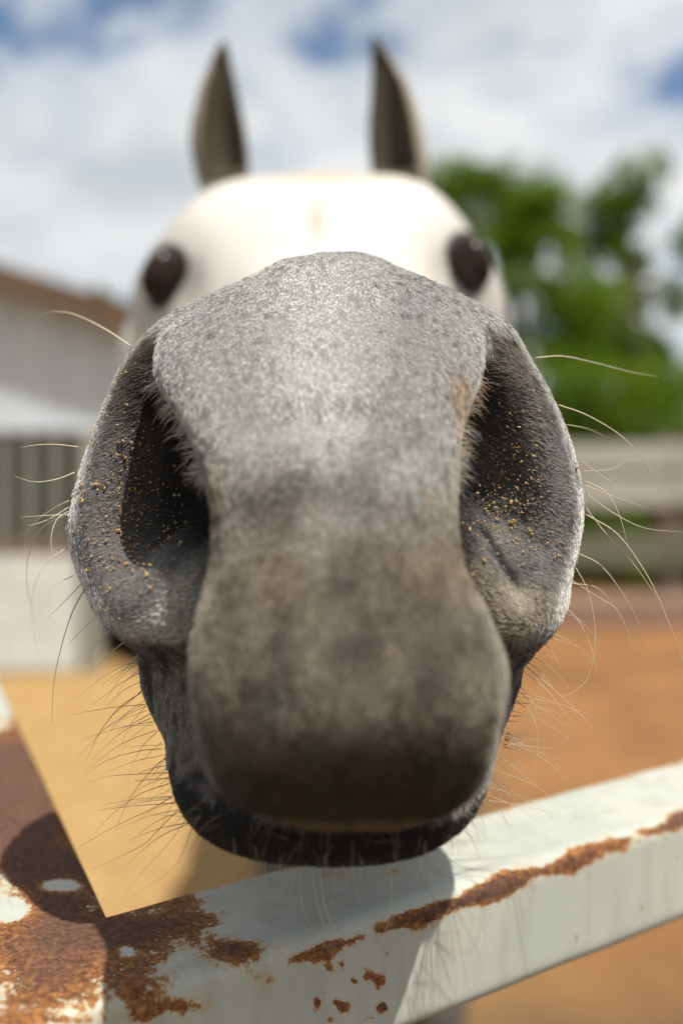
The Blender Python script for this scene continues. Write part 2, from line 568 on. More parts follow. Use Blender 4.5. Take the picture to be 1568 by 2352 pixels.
# --- middle pad of the nose and the long upper lip in front
PAD = [(586, 715, 855, 0.3235, 0.3205), (602, 650, 905, 0.3225, 0.3180), (625, 590, 960, 0.3195, 0.3125), (650, 545, 1000, 0.316, 0.306), (700, 450, 1062, 0.308, 0.296), (730, 400, 1088, 0.300, 0.289), (760, 365, 1106, 0.295, 0.2825),
       (800, 345, 1119, 0.290, 0.2755), (860, 346, 1113, 0.283, 0.267), (920, 378, 1095, 0.276, 0.260), (1000, 424, 1068, 0.268, 0.2515), (1080, 455, 1056, 0.262, 0.244),
       (1200, 485, 1050, 0.254, 0.235), (1300, 484, 1064, 0.248, 0.227), (1400, 455, 1118, 0.243, 0.2205), (1500, 434, 1156, 0.241, 0.2165), (1600, 436, 1161, 0.240, 0.2155),
       (1700, 449, 1142, 0.241, 0.218), (1780, 462, 1124, 0.242, 0.2225), (1830, 482, 1108, 0.243, 0.2275), (1862, 515, 1080, 0.244, 0.2325), (1882, 565, 1035, 0.245, 0.2375), (1894, 650, 950, 0.246, 0.243)]
padrows = []
for py, l, r_, we, wf in PAD:
    hb = max(we - wf + 0.008, 0.021)
    f = sstep(1100, 1500, py)
    wu = we * (1 - f) + (wf + 0.85 * hb) * f          # the widest place of the section lies behind its front
    g = sstep(1500, 1800, py)
    wv = wu * (1 - g) + (wf + 0.22 * hb) * g
    cx_ = (HY - py) / F_PX * wv
    padrows.append((HY - cx_ * F_PX / wu, l, r_, wu, wf, hb))
slab(padrows, k=0.0045, n=2.9, sig=0.0018)
# shallow folds across the pad
for (x0, y0, x1, y1, d_, dep) in ((560, 1170, 720, 1130, 0.2385, 0.0008), (470, 1250, 600, 1210, 0.2365, 0.0012), (840, 1180, 1040, 1215, 0.2355, 0.0010), (600, 960, 880, 955, 0.254, 0.0004)):
    a, c = P(x0, y0, d_), P(x1, y1, d_)
    cone((a.x, a.y, a.z - CAM_Z), (c.x, c.y, c.z - CAM_Z), 0.003 + dep, 0.003 + dep, 0.008, sub=True)


def surface_nets(F):
    """naive surface nets on the graded grid"""
    neg = F < 0
    nx, ny, nz_ = F.shape
    cnt = np.zeros((nx - 1, ny - 1, nz_ - 1), np.uint8)
    for i in (0, 1):
        for j in (0, 1):
            for k in (0, 1):
                cnt += neg[i:nx - 1 + i, j:ny - 1 + j, k:nz_ - 1 + k]
    act = (cnt > 0) & (cnt < 8)
    ci = np.argwhere(act)
    vid = np.full(act.shape, -1, np.int32)
    vid[act] = np.arange(len(ci))
    acc = np.zeros((len(ci), 3))
    num = np.zeros(len(ci))
    axs = (AX.astype(float), AY.astype(float), AZ.astype(float))
    for ax in range(3):
        o1, o2 = [q for q in range(3) if q != ax]
        for e1 in (0, 1):
            for e2 in (0, 1):
                a = ci.copy()
                a[:, o1] += e1
                a[:, o2] += e2
                b_ = a.copy()
                b_[:, ax] += 1
                fa, fb = F[tuple(a.T)], F[tuple(b_.T)]
                cr = (fa < 0) != (fb < 0)
                t_ = np.where(cr, fa / np.where(cr, fa - fb, 1), 0)
                p = np.stack([axs[q][a[:, q]] for q in range(3)], 1)
                p[:, ax] += t_ * (axs[ax][b_[:, ax]] - axs[ax][a[:, ax]])
                acc[cr] += p[cr]
                num[cr] += 1
    V = acc / num[:, None]
    quads = []
    for ax in range(3):
        o1, o2 = (ax + 1) % 3, (ax + 2) % 3
        sl = [slice(None)] * 3
        sl[ax] = slice(0, -1)
        sh = [slice(None)] * 3
        sh[ax] = slice(1, None)
        na, nb = neg[tuple(sl)], neg[tuple(sh)]
        e = np.argwhere(na != nb)
        ok = (e[:, o1] > 0) & (e[:, o2] > 0) & (e[:, o1] < F.shape[o1] - 1) & (e[:, o2] < F.shape[o2] - 1)
        e = e[ok]
        flip = ~na[tuple(e.T)]
        q = []
        for d1, d2 in ((-1, -1), (0, -1), (0, 0), (-1, 0)):
            c = e.copy()
            c[:, o1] += d1
            c[:, o2] += d2
            q.append(vid[tuple(c.T)])
        q = np.stack(q, 1)
        q[flip] = q[flip][:, ::-1]
        quads.append(q)
    return V, np.concatenate(quads)


BV, BF = surface_nets(FLD)
del FLD
# gentle relaxation removes grid stepping
edges = np.concatenate([BF[:, [0, 1]], BF[:, [1, 2]], BF[:, [2, 3]], BF[:, [3, 0]]])
for it_ in range(2):
    s_ = np.zeros_like(BV)
    n_ = np.zeros(len(BV))
    for c in range(3):
        s_[:, c] = np.bincount(edges[:, 0], BV[edges[:, 1], c], len(BV)) + np.bincount(edges[:, 1], BV[edges[:, 0], c], len(BV))
    n_ = np.bincount(edges[:, 0], minlength=len(BV)) + np.bincount(edges[:, 1], minlength=len(BV))
    BV = 0.5 * BV + 0.5 * s_ / n_[:, None]


def vertex_normals(V, Fq):
    fn = np.cross(V[Fq[:, 2]] - V[Fq[:, 0]], V[Fq[:, 3]] - V[Fq[:, 1]])
    N = np.zeros_like(V)
    for c in range(3):
        for k in range(4):
            N[:, c] += np.bincount(Fq[:, k], fn[:, c], len(V))
    return N / np.maximum(np.linalg.norm(N, axis=1, keepdims=True), 1e-12)


BN = vertex_normals(BV, BF)
muz = sstep(0.42, 0.36, BV[:, 1])
BV = BV + BN * (muz * (vnoise(BV, 60, 3) * 0.0007 + vnoise(BV, 22, 2, 5.0) * 0.0009))[:, None]
BN = vertex_normals(BV, BF)


# ------------------------------------------------------------------ horse colours (pigment of skin and coat, some light and shade painted in)
def px_of(V):
    return CX + V[:, 0] / V[:, 1] * F_PX, HY - V[:, 2] / V[:, 1] * F_PX


PAD_V = np.array([(HY - r_[0]) / F_PX * r_[3] for r_ in PAD])[::-1]
PAD_L = np.array([(r_[1] - CX) / F_PX * r_[3] for r_ in PAD])[::-1]
PAD_R = np.array([(r_[2] - CX) / F_PX * r_[3] for r_ in PAD])[::-1]
PAD_B = np.array([r_[3] + 0.010 for r_ in PAD])[::-1]


def coat_color(V):
    """returns colour (n,3) and a pad mask; coat pigment with some light and shade painted in"""
    x, y = px_of(V)
    n = len(V)
    C = np.tile(np.array([0.62, 0.585, 0.535]), (n, 1))          # white coat of the head and body
    nA = vnoise(V, 55, 3, 2.0)
    nB = vnoise(V * np.array([1.25, 0.8, 0.8]), 125, 3, 7.0)
    nC = vnoise(V, 24, 2, 9.0)

    def put(mask, col):
        nonlocal C
        m = np.clip(mask, 0, 1)[:, None]
        C = C * (1 - m) + np.array(col)[None, :] * m
    near = sstep(0.46, 0.34, V[:, 1] + 0.012 * nC)
    put(near, (0.42, 0.405, 0.385))                              # grey muzzle
    put(near * sstep(0.0, 0.5, nA), (0.33, 0.32, 0.31))
    pad = (V[:, 1] < np.interp(V[:, 2], PAD_V, PAD_B)) & (V[:, 0] > np.interp(V[:, 2], PAD_V, PAD_L) - 0.003) & (V[:, 0] < np.interp(V[:, 2], PAD_V, PAD_R) + 0.003)
    pad = pad.astype(float)
    # pale streak down the middle of the nose
    stripe = np.exp(-((x - 745 - 10 * nA) / np.interp(y, [600, 800, 950, 1080], [150, 120, 95, 40])) ** 2) * sstep(1140, 1040, y + 40 * nB) * pad
    put(pad * sstep(1200, 1000, y), (0.47, 0.458, 0.44))
    put(pad * sstep(0.2, 0.75, np.abs(x - 745) / 330.0 + 0.25 * nC) * sstep(1100, 900, y) * 0.5, (0.33, 0.325, 0.315))
    put(pad * 0.45 * sstep(0.0, 0.6, nA) * sstep(1150, 1000, y), (0.29, 0.285, 0.28))
    put(stripe * 0.9, (0.62, 0.61, 0.59))
    edgeL = np.exp(-((x - 440) / 70.0) ** 2) * sstep(820, 900, y) * sstep(1120, 1000, y) * pad
    put(edgeL * 0.4, (0.47, 0.45, 0.40))
    # darker, browner lip
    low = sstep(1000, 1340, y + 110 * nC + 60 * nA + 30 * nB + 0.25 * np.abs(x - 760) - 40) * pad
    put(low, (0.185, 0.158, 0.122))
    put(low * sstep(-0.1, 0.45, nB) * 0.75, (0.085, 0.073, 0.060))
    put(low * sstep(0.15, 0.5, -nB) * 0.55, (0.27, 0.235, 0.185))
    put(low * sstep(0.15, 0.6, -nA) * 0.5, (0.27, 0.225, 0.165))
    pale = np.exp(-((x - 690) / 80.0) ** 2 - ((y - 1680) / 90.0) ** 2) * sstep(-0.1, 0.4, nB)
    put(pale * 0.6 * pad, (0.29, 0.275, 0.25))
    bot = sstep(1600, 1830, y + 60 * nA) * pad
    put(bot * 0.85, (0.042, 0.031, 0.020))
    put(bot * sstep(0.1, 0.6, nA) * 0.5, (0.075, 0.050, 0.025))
    el = V[:, 0] - np.interp(V[:, 2], PAD_V, PAD_L)
    er = np.interp(V[:, 2], PAD_V, PAD_R) - V[:, 0]
    put(pad * sstep(0.005, 0.001, np.minimum(el, er)) * sstep(1300, 1400, y) * 0.6, (0.36, 0.32, 0.26))  # light caught by the hair on the lip's side edges, painted as paler coat
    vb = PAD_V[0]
    put(pad * sstep(vb + 0.0065, vb + 0.002, V[:, 2]), (0.26, 0.19, 0.11))  # painted rim light along the bottom margin of the upper lip
    # rust-coloured dust stains beside the nostril edges
    for (sx_, sy_, rx, ry, a) in ((1055, 900, 26, 45, 0.75), (1075, 960, 30, 80, 0.4), (985, 1140, 14, 16, 0.5), (487, 1130, 18, 80, 0.4), (1065, 1080, 22, 110, 0.35), (1000, 1300, 120, 70, 0.22), (640, 1330, 60, 60, 0.2)):
        put(np.exp(-((x - sx_) / rx) ** 2 - ((y - sy_) / ry) ** 2) * a * pad, (0.36, 0.235, 0.11))
    # lining of the nostrils
    wing = (1 - pad) * (V[:, 1] > 0.262) * (V[:, 1] < 0.37)
    distL = x - np.interp(y, [q[0] for q in WL], [q[1] for q in WL])
    distR = np.interp(y, [q[0] for q in WR], [q[1] for q in WR]) - x
    dist = np.minimum(distL, distR)
    put(near * (1 - pad) * sstep(1480, 1380, y) * sstep(22, 6, dist) * (V[:, 1] > 0.28), (0.62, 0.60, 0.56))
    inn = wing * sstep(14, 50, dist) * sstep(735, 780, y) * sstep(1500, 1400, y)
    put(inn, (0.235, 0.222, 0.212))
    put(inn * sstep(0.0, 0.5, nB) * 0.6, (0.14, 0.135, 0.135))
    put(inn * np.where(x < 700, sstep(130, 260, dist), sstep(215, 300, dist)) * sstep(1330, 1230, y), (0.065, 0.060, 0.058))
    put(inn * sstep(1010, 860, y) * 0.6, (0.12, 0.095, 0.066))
    put(inn * np.where(x < 700, sstep(28, 85, dist), sstep(70, 150, dist)) * sstep(1050, 880, y) * 0.85, (0.045, 0.036, 0.026))  # shade in the upper crease beside the pad, painted into the colour
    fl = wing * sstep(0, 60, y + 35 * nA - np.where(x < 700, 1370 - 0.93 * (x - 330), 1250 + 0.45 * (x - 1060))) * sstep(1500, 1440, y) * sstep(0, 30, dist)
    put(fl * np.where(x < 700, 0.95, 0.0), (0.62, 0.60, 0.54))  # pale left bulge, colour raised further to make up for its shade
    put(fl * np.where(x < 700, 0.0, 0.9), (0.47, 0.41, 0.315))
    put(fl * sstep(0.05, 0.45, nB) * 0.55, (0.17, 0.15, 0.13))
    gd = np.abs((x - 1098) * 140 - (y - 1205) * 90) / 166.4
    put(wing * sstep(13, 7, gd) * sstep(1195, 1215, y) * sstep(1350, 1335, y) * (x > 1050), (0.030, 0.030, 0.034))
    # dark spotted corners of the mouth and black lower lip
    mouth = (1 - pad) * sstep(1462, 1500, y) * (V[:, 1] < 0.42)
    put(mouth, (0.23, 0.205, 0.185))
    put(mouth * sstep(0.0, 0.3, nB), (0.05, 0.045, 0.045))
    chin = (1 - pad) * (V[:, 1] < 0.40) * sstep(0, 1, (y - np.interp(x, [380, 440, 520, 700, 1000, 1060, 1130], [1742, 1800, 1862, 1890, 1880, 1860, 1790])) / 10.0)
    put(chin, (0.022, 0.018, 0.016))
    # face: brownish whorl, dark skin round the eyes, dark ears
    hd = (V[:, 1] > 0.5) & (V[:, 1] < 0.95)
    put(hd * np.exp(-((x - 727) / 26.0) ** 2 - ((y - 510) / 55.0) ** 2) * 0.6, (0.36, 0.26, 0.22))
    put(hd * np.exp(-((y - 402) / 18.0) ** 2) * np.exp(-((x - 740) / 200.0) ** 2) * 0.7, (0.38, 0.29, 0.19))
    for (ex, ey), d_, s_ in EYES:
        dx, dy = x - ex, y - ey
        ax_, ay_ = -0.30 * s_, 0.954
        v_, u_ = dx * ax_ + dy * ay_, dx * ay_ - dy * ax_
        rr = np.sqrt((u_ / (47.0 - 0.14 * v_)) ** 2 + (v_ / 80.0) ** 2)
        put(hd * sstep(1.12, 0.9, rr), (0.022, 0.02, 0.02))
        put(hd * sstep(2.6, 1.0, rr) * 0.6 * (rr > 1.0), (0.34, 0.325, 0.31))  # grey round the lids: shade of the eye sockets painted in
    earm = hd * (V[:, 1] > 0.70)
    for ear, sg in ((ear_l, 1), (ear_r, -1)):
        ys = [q[0] for q in ear]
        l = np.interp(y, ys, [q[1] for q in ear])
        r_ = np.interp(y, ys, [q[2] for q in ear])
        mid = (l + r_) / 2 + sg * 0.08 * (r_ - l)
        inside = sstep(0.50, 0.36, np.abs(x - mid) / np.maximum(r_ - l, 1)) * (y < 425) * (y > 80)
        front = (V[:, 1] < EW + 0.012)
        put(earm * (y < 420) * (x > l - 6) * (x < r_ + 6) * 0.8, (0.27, 0.22, 0.15))
        put(earm * inside * front, (0.060, 0.050, 0.034))
    # chest and legs darkened: shade below the neck painted into the coat; hooves
    put(sstep(-0.15, -0.45, V[:, 2]) * (V[:, 1] > 1.1), (0.13, 0.115, 0.10))
    put(sstep(-1.375, -1.385, V[:, 2]) * (V[:, 1] > 1.2), (0.09, 0.08, 0.07))
    return np.clip(C, 0.01, 0.85), pad, inn, mouth, chin


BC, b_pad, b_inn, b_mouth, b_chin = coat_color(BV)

m_skin, t = new_mat('horse_skin')
at = t.n('ShaderNodeAttribute', attribute_name='coat')
tc = t.n('ShaderNodeTexCoord')
nz1 = t.noise(tc.outputs['Object'], 420, 5, 0.65)
nz2 = t.noise(tc.outputs['Object'], 1500, 3, 0.6)
colr = t.mix(0.35, at.outputs['Color'], t.mix(nz1, (0.35, 0.34, 0.33), (1.4, 1.4, 1.4)), 'MULTIPLY')
bp = t.n('ShaderNodeBump', {'Height': t.math('ADD', t.math('MULTIPLY', nz1, 0.7), t.math('MULTIPLY', nz2, 0.3)), 'Strength': 0.5, 'Distance': 0.0012})
b = t.n('ShaderNodeBsdfPrincipled', {'Base Color': colr, 'Roughness': 0.75, 'Specular IOR Level': 0.2, 'Normal': bp.outputs[0]})
t.n('ShaderNodeOutputMaterial', {0: b.outputs[0]})

m_hair, t = new_mat('horse_hair')
at = t.n('ShaderNodeAttribute', attribute_name='hair_col')
b = t.n('ShaderNodeBsdfPrincipled', {'Base Color': at.outputs['Color'], 'Roughness': 0.55, 'Specular IOR Level': 0.25})
t.n('ShaderNodeOutputMaterial', {0: b.outputs[0]})

horse = empty('horse', (0.05, 2.4, 0.0))
tag(horse, 'white horse with a grey flared muzzle stretched over the rusty rail', 'horse')
OFF = np.array([0, 0, CAM_Z])
body_me = np_mesh('body', BV + OFF, BF)
# under the fur of the muzzle the skin is darker than the hair that grows from it
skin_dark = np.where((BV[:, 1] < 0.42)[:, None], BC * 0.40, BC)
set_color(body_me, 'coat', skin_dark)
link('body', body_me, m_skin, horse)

# eyes
m_eye, t = new_mat('horse_eye')
tc = t.n('ShaderNodeTexCoord')
nz = t.noise(tc.outputs['Object'], 90, 3)
b = t.n('ShaderNodeBsdfPrincipled', {'Base Color': t.mix(nz, (0.012, 0.008, 0.007), (0.035, 0.018, 0.014)), 'Roughness': 0.25, 'Specular IOR Level': 0.2})
t.n('ShaderNodeOutputMaterial', {0: b.outputs[0]})


def uv_ball(rad, rot, c, nu=24, nv=14):
    vs, fs = [], []
    for i in range(nv + 1):
        th = math.pi * i / nv
        for j in range(nu):
            ph = 2 * math.pi * j / nu
            q = rot @ Vector((rad[0] * math.sin(th) * math.cos(ph), rad[1] * math.sin(th) * math.sin(ph), rad[2] * math.cos(th)))
            vs.append(c + q)
    for i in range(nv):
        for j in range(nu):
            k = (j + 1) % nu
            fs.append((i * nu + j, (i + 1) * nu + j, (i + 1) * nu + k, i * nu + k))
    return vs, fs


for (px, py), d_, s_ in EYES:
    c = P(px, py, d_ + 0.019)
    rot = Matrix.Rotation(0.42 * s_, 3, 'Y') @ Matrix.Rotation(-0.7 * s_, 3, 'Z')
    link('eye', mesh('eye', *uv_ball((0.0100, 0.016, 0.0175), rot, c), smooth=True), m_eye, horse)


# ------------------------------------------------------------------ fur
tri = np.concatenate([BF[:, [0, 1, 2]], BF[:, [0, 2, 3]]])
cen = BV[tri].mean(1)
tn = np.cross(BV[tri[:, 1]] - BV[tri[:, 0]], BV[tri[:, 2]] - BV[tri[:, 0]])
area = np.linalg.norm(tn, axis=1) * 0.5
tn = tn / np.maximum(2 * area, 1e-15)[:, None]
view = -cen / np.linalg.norm(cen, axis=1, keepdims=True)
facing = (tn * view).sum(1)


def sample(weight, count):
    p = area * weight
    p = p / p.sum()
    pick = RNG.choice(len(tri), count, p=p)
    r1, r2 = RNG.random(count), RNG.random(count)
    sw = r1 + r2 > 1
    r1[sw], r2[sw] = 1 - r1[sw], 1 - r2[sw]
    T = tri[pick]
    b0 = (1 - r1 - r2)[:, None]
    pos = BV[T[:, 0]] * b0 + BV[T[:, 1]] * r1[:, None] + BV[T[:, 2]] * r2[:, None]
    nor = BN[T[:, 0]] * b0 + BN[T[:, 1]] * r1[:, None] + BN[T[:, 2]] * r2[:, None]
    nor /= np.maximum(np.linalg.norm(nor, axis=1, keepdims=True), 1e-9)
    return pos, nor


def unit(a):
    return a / np.maximum(np.linalg.norm(a, axis=1, keepdims=True), 1e-9)


def curves_object(name, PTS, RAD, C, mat, parent):
    """PTS (n,k,3), RAD (n,k), C (n,3)"""
    n, k, _ = PTS.shape
    hc = bpy.data.hair_curves.new(name)
    hc.add_curves([k] * n)
    hc.attributes['position'].data.foreach_set('vector', (PTS + OFF).astype(np.float32).ravel())
    ra = hc.attributes.get('radius') or hc.attributes.new('radius', 'FLOAT', 'POINT')
    ra.data.foreach_set('value', RAD.astype(np.float32).ravel())
    ca = hc.attributes.new('hair_col', 'FLOAT_COLOR', 'CURVE')
    C4 = np.ones((n, 4), np.float32)
    C4[:, :3] = C
    ca.data.foreach_set('color', C4.ravel())
    hc.materials.append(mat)
    o = bpy.data.objects.new(name, hc)
    COL.objects.link(o)
    o.parent = parent
    o.location = -parent.location
    return o


NH = 300000
wgt = (cen[:, 1] < 0.43) * sstep(0.43, 0.37, cen[:, 1]) * sstep(-0.45, 0.0, facing) + 0.05 * (cen[:, 1] < 0.36)
wgt = wgt * (cen[:, 1] > 0.2)
hp, hn = sample(wgt, NH)
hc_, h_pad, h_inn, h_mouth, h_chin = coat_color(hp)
hx, hy = px_of(hp)
sgn = np.where(hx > 750, 1.0, -1.0)
# growth direction: down the face towards the lip, outward inside the nostril wings
flow = np.tile(np.array([0.0, -0.75, -0.65]), (NH, 1))
flow[:, 0] += 0.35 * (hp[:, 0] + 0.004) / 0.05
outw = np.stack([sgn * 1.0, np.full(NH, -0.35), np.full(NH, -0.35)], 1)
wm_ = np.clip(h_inn * 1.2, 0, 1)[:, None]
flow = flow * (1 - wm_) + outw * wm_
flow += 0.28 * np.stack([vnoise(hp, 45, 2, 1.0), vnoise(hp, 45, 2, 3.0), vnoise(hp, 45, 2, 5.0)], 1)
flow += RNG.normal(0, 0.16, (NH, 3))
tang = unit(flow - hn * (flow * hn).sum(1, keepdims=True))
length = 0.0023 + 0.0007 * vnoise(hp, 70, 2, 4.0) + RNG.normal(0, 0.0004, NH)
length = np.clip(length, 0.0011, 0.0045)
length *= 1 + 0.9 * (h_inn > 0.5) * sstep(1050, 880, hy)
length *= np.where(h_chin > 0.5, 0.6, 1.0) * np.where(h_inn > 0.5, 0.8, 1.0)
lift = np.clip(0.36 + RNG.normal(0, 0.13, NH), 0.1, 0.8)
k = 4
PTS = np.zeros((NH, k, 3))
for i in range(k):
    s_ = i / (k - 1.0)
    PTS[:, i] = hp - hn * 0.0003 + tang * (length * s_)[:, None] + hn * (length * lift * s_ * (1 - 0.45 * s_))[:, None]
RAD = (0.00009 * np.array([1.0, 0.9, 0.65, 0.18]))[None, :] * RNG.uniform(0.7, 1.25, (NH, 1))
# clumped light and dark hairs
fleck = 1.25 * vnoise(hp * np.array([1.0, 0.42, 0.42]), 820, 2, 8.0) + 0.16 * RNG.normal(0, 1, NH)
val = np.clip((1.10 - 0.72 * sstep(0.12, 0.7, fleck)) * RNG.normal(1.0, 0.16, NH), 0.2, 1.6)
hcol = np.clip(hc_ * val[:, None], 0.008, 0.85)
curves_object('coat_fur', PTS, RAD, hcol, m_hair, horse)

# fringe of longer hairs on the inner rims of the nostrils
fr_p, fr_c, fr_r = [], [], []
for side, line in ((-1, [(348, 825, 0.289), (352, 880, 0.284), (385, 935, 0.277), (418, 1000, 0.271), (445, 1060, 0.267), (465, 1120, 0.262)]),
                   (1, [(1116, 835, 0.289), (1104, 880, 0.284), (1088, 930, 0.279), (1068, 1000, 0.272), (1058, 1050, 0.268), (1052, 1110, 0.263)])):
    L3 = np.array([tuple(P(*q)) for q in line]) - OFF
    seg = np.linspace(0, 1, len(L3))
    for j in range(300):
        u_ = random.random() ** 0.8
        p = np.array([np.interp(u_, seg, L3[:, c]) for c in range(3)])
        cl = 0.5 * math.sin(37 * u_) + 0.3 * math.sin(91 * u_ + 1)
        p = p + np.array([-side * random.uniform(0.0, 0.004), random.uniform(-0.001, 0.007), random.uniform(-0.001, 0.001)])
        d_ = np.array([side * random.uniform(0.5, 1.0), random.uniform(0.1, 0.6), random.uniform(-0.55, 0.1) + 0.15 * cl])
        d_ /= np.linalg.norm(d_)
        ln = random.uniform(0.003, 0.0075) * (0.8 + 0.3 * cl) * (1.0 if u_ > 0.12 else 0.6)
        droop = random.uniform(0.0, 0.5)
        q = [p + d_ * ln * s_ + np.array([0, 0, -droop * ln * s_ * s_]) for s_ in (0, 0.33, 0.66, 1.0)]
        fr_p.append(q)
        fr_r.append(np.array([0.00008, 0.00007, 0.00005, 0.00002]) * random.uniform(0.7, 1.2))
        tan = random.random() < (0.5 if side > 0 else 0.12) * (1 - u_) * 1.6
        cc = np.array((0.50, 0.33, 0.16)) if tan else np.array((0.52, 0.50, 0.46))
        fr_c.append(cc * random.uniform(0.6, 1.2))
curves_object('nostril_fringe', np.array(fr_p), np.array(fr_r), np.array(fr_c), m_hair, horse)

# short bristles along the lower lip and the upper lip margin
NB = 130
wb = ((cen[:, 1] < 0.33) & (cen[:, 1] > 0.252) & (cen[:, 2] < -0.098)).astype(float) * sstep(-0.3, 0.2, facing)
bp_, bn_ = sample(wb, NB)
ln = RNG.uniform(0.003, 0.012, NB)
dr = unit(bn_ + RNG.normal(0, 0.35, (NB, 3)) + np.array([0, 0.1, -0.35]))
PB = np.stack([bp_ + dr * (ln * s_)[:, None] + np.array([0, 0, -0.25])[None] * (ln * s_ * s_)[:, None] for s_ in (0, 0.33, 0.66, 1.0)], 1)
curves_object('lip_bristle', PB, np.tile(np.array([0.00008, 0.00007, 0.00005, 0.00002]), (NB, 1)), np.tile(np.array((0.34, 0.27, 0.19)), (NB, 1)) * RNG.uniform(0.5, 1.2, (NB, 1)), m_hair, horse)

# ------------------------------------------------------------------ crumbs of feed and dust stuck in the nostrils
m_crumb = simple_mat('crumb', (0.42, 0.25, 0.10), (0.50, 0.34, 0.16), 300, 0.95)
wc_ = (cen[:, 1] > 0.262) & (cen[:, 1] < 0.345) & (facing > 0.05)
cx_, cy_ = px_of(cen)
dens = np.exp(-((cx_ - 1170) / 75) ** 2 - ((cy_ - 1140) / 120) ** 2) * 1.0 + np.exp(-((cx_ - 280) / 60) ** 2 - ((cy_ - 1190) / 130) ** 2) * 0.8 + np.exp(-((cx_ - 380) / 60) ** 2 - ((cy_ - 1150) / 80) ** 2) * 0.3 + 0.05 * ((cx_ < 420) | (cx_ > 1080)) * sstep(780, 840, cy_) * sstep(1380, 1250, cy_)
cpos, cnor = sample(dens * wc_ * ((cx_ < 470) | (cx_ > 1065)), 1100)
base_v = np.array([(1, 0, 0), (-1, 0, 0), (0, 1, 0), (0, -1, 0), (0, 0, 1), (0, 0, -1)], float)
base_f = np.array([(0, 2, 4), (2, 1, 4), (1, 3, 4), (3, 0, 4), (2, 0, 5), (1, 2, 5), (3, 1, 5), (0, 3, 5)])
cv, cf = [], []
for i in range(len(cpos)):
    sz = 0.00017 + 0.00036 * random.random() ** 2.5
    q = base_v * (sz * RNG.uniform(0.5, 1.3, (6, 1))) * np.array([1.5, 1, 1])
    rm = np.array(Matrix.Rotation(random.uniform(0, 6.28), 3, Vector((random.gauss(0, 1), random.gauss(0, 1), random.gauss(0, 1))).normalized()))
    cf.append(base_f + 6 * i)
    cv.append(q @ rm.T + cpos[i] + cnor[i] * (0.0007 + sz * 0.3))
crumbs = link('dust_crumbs', np_mesh('dust_crumbs', np.concatenate(cv) + OFF, np.concatenate(cf), False), m_crumb, horse)
tag(crumbs, kind='stuff')

# ------------------------------------------------------------------ whiskers, one by one
m_whisk = simple_mat('whisker', (0.50, 0.42, 0.30), (0.62, 0.54, 0.40), 60, 0.45)
m_whisk_dark = simple_mat('dark_whisker', (0.10, 0.08, 0.06), (0.16, 0.12, 0.09), 60, 0.45)


def whisker(path, r0=0.00022, dark=False, dy=0.0):
    """path of (row/column pixel, distance); Catmull-Rom through it"""
    ctrl = [P(a, b_, c) for a, b_, c in path]
    pts = [ctrl[0] + (ctrl[0] - ctrl[1])] + ctrl + [ctrl[-1] + (ctrl[-1] - ctrl[-2])]
    out = []
    for i in range(1, len(pts) - 2):
        for s in range(5):
            u_ = s / 5.0
            a, b_, c, d_ = pts[i - 1:i + 3]
            out.append(0.5 * ((2 * b_) + (c - a) * u_ + (2 * a - 5 * b_ + 4 * c - d_) * u_ ** 2 + (3 * b_ - a - 3 * c + d_) * u_ ** 3))
    out.append(ctrl[-1])
    n = len(out)
    rad = [r0 * (1.0 - 0.78 * (i / (n - 1.0)) ** 1.4) for i in range(n)]
    MB().tube(out, rad, 5).build('whisker', m_whisk_dark if dark else m_whisk, horse, smooth=True)


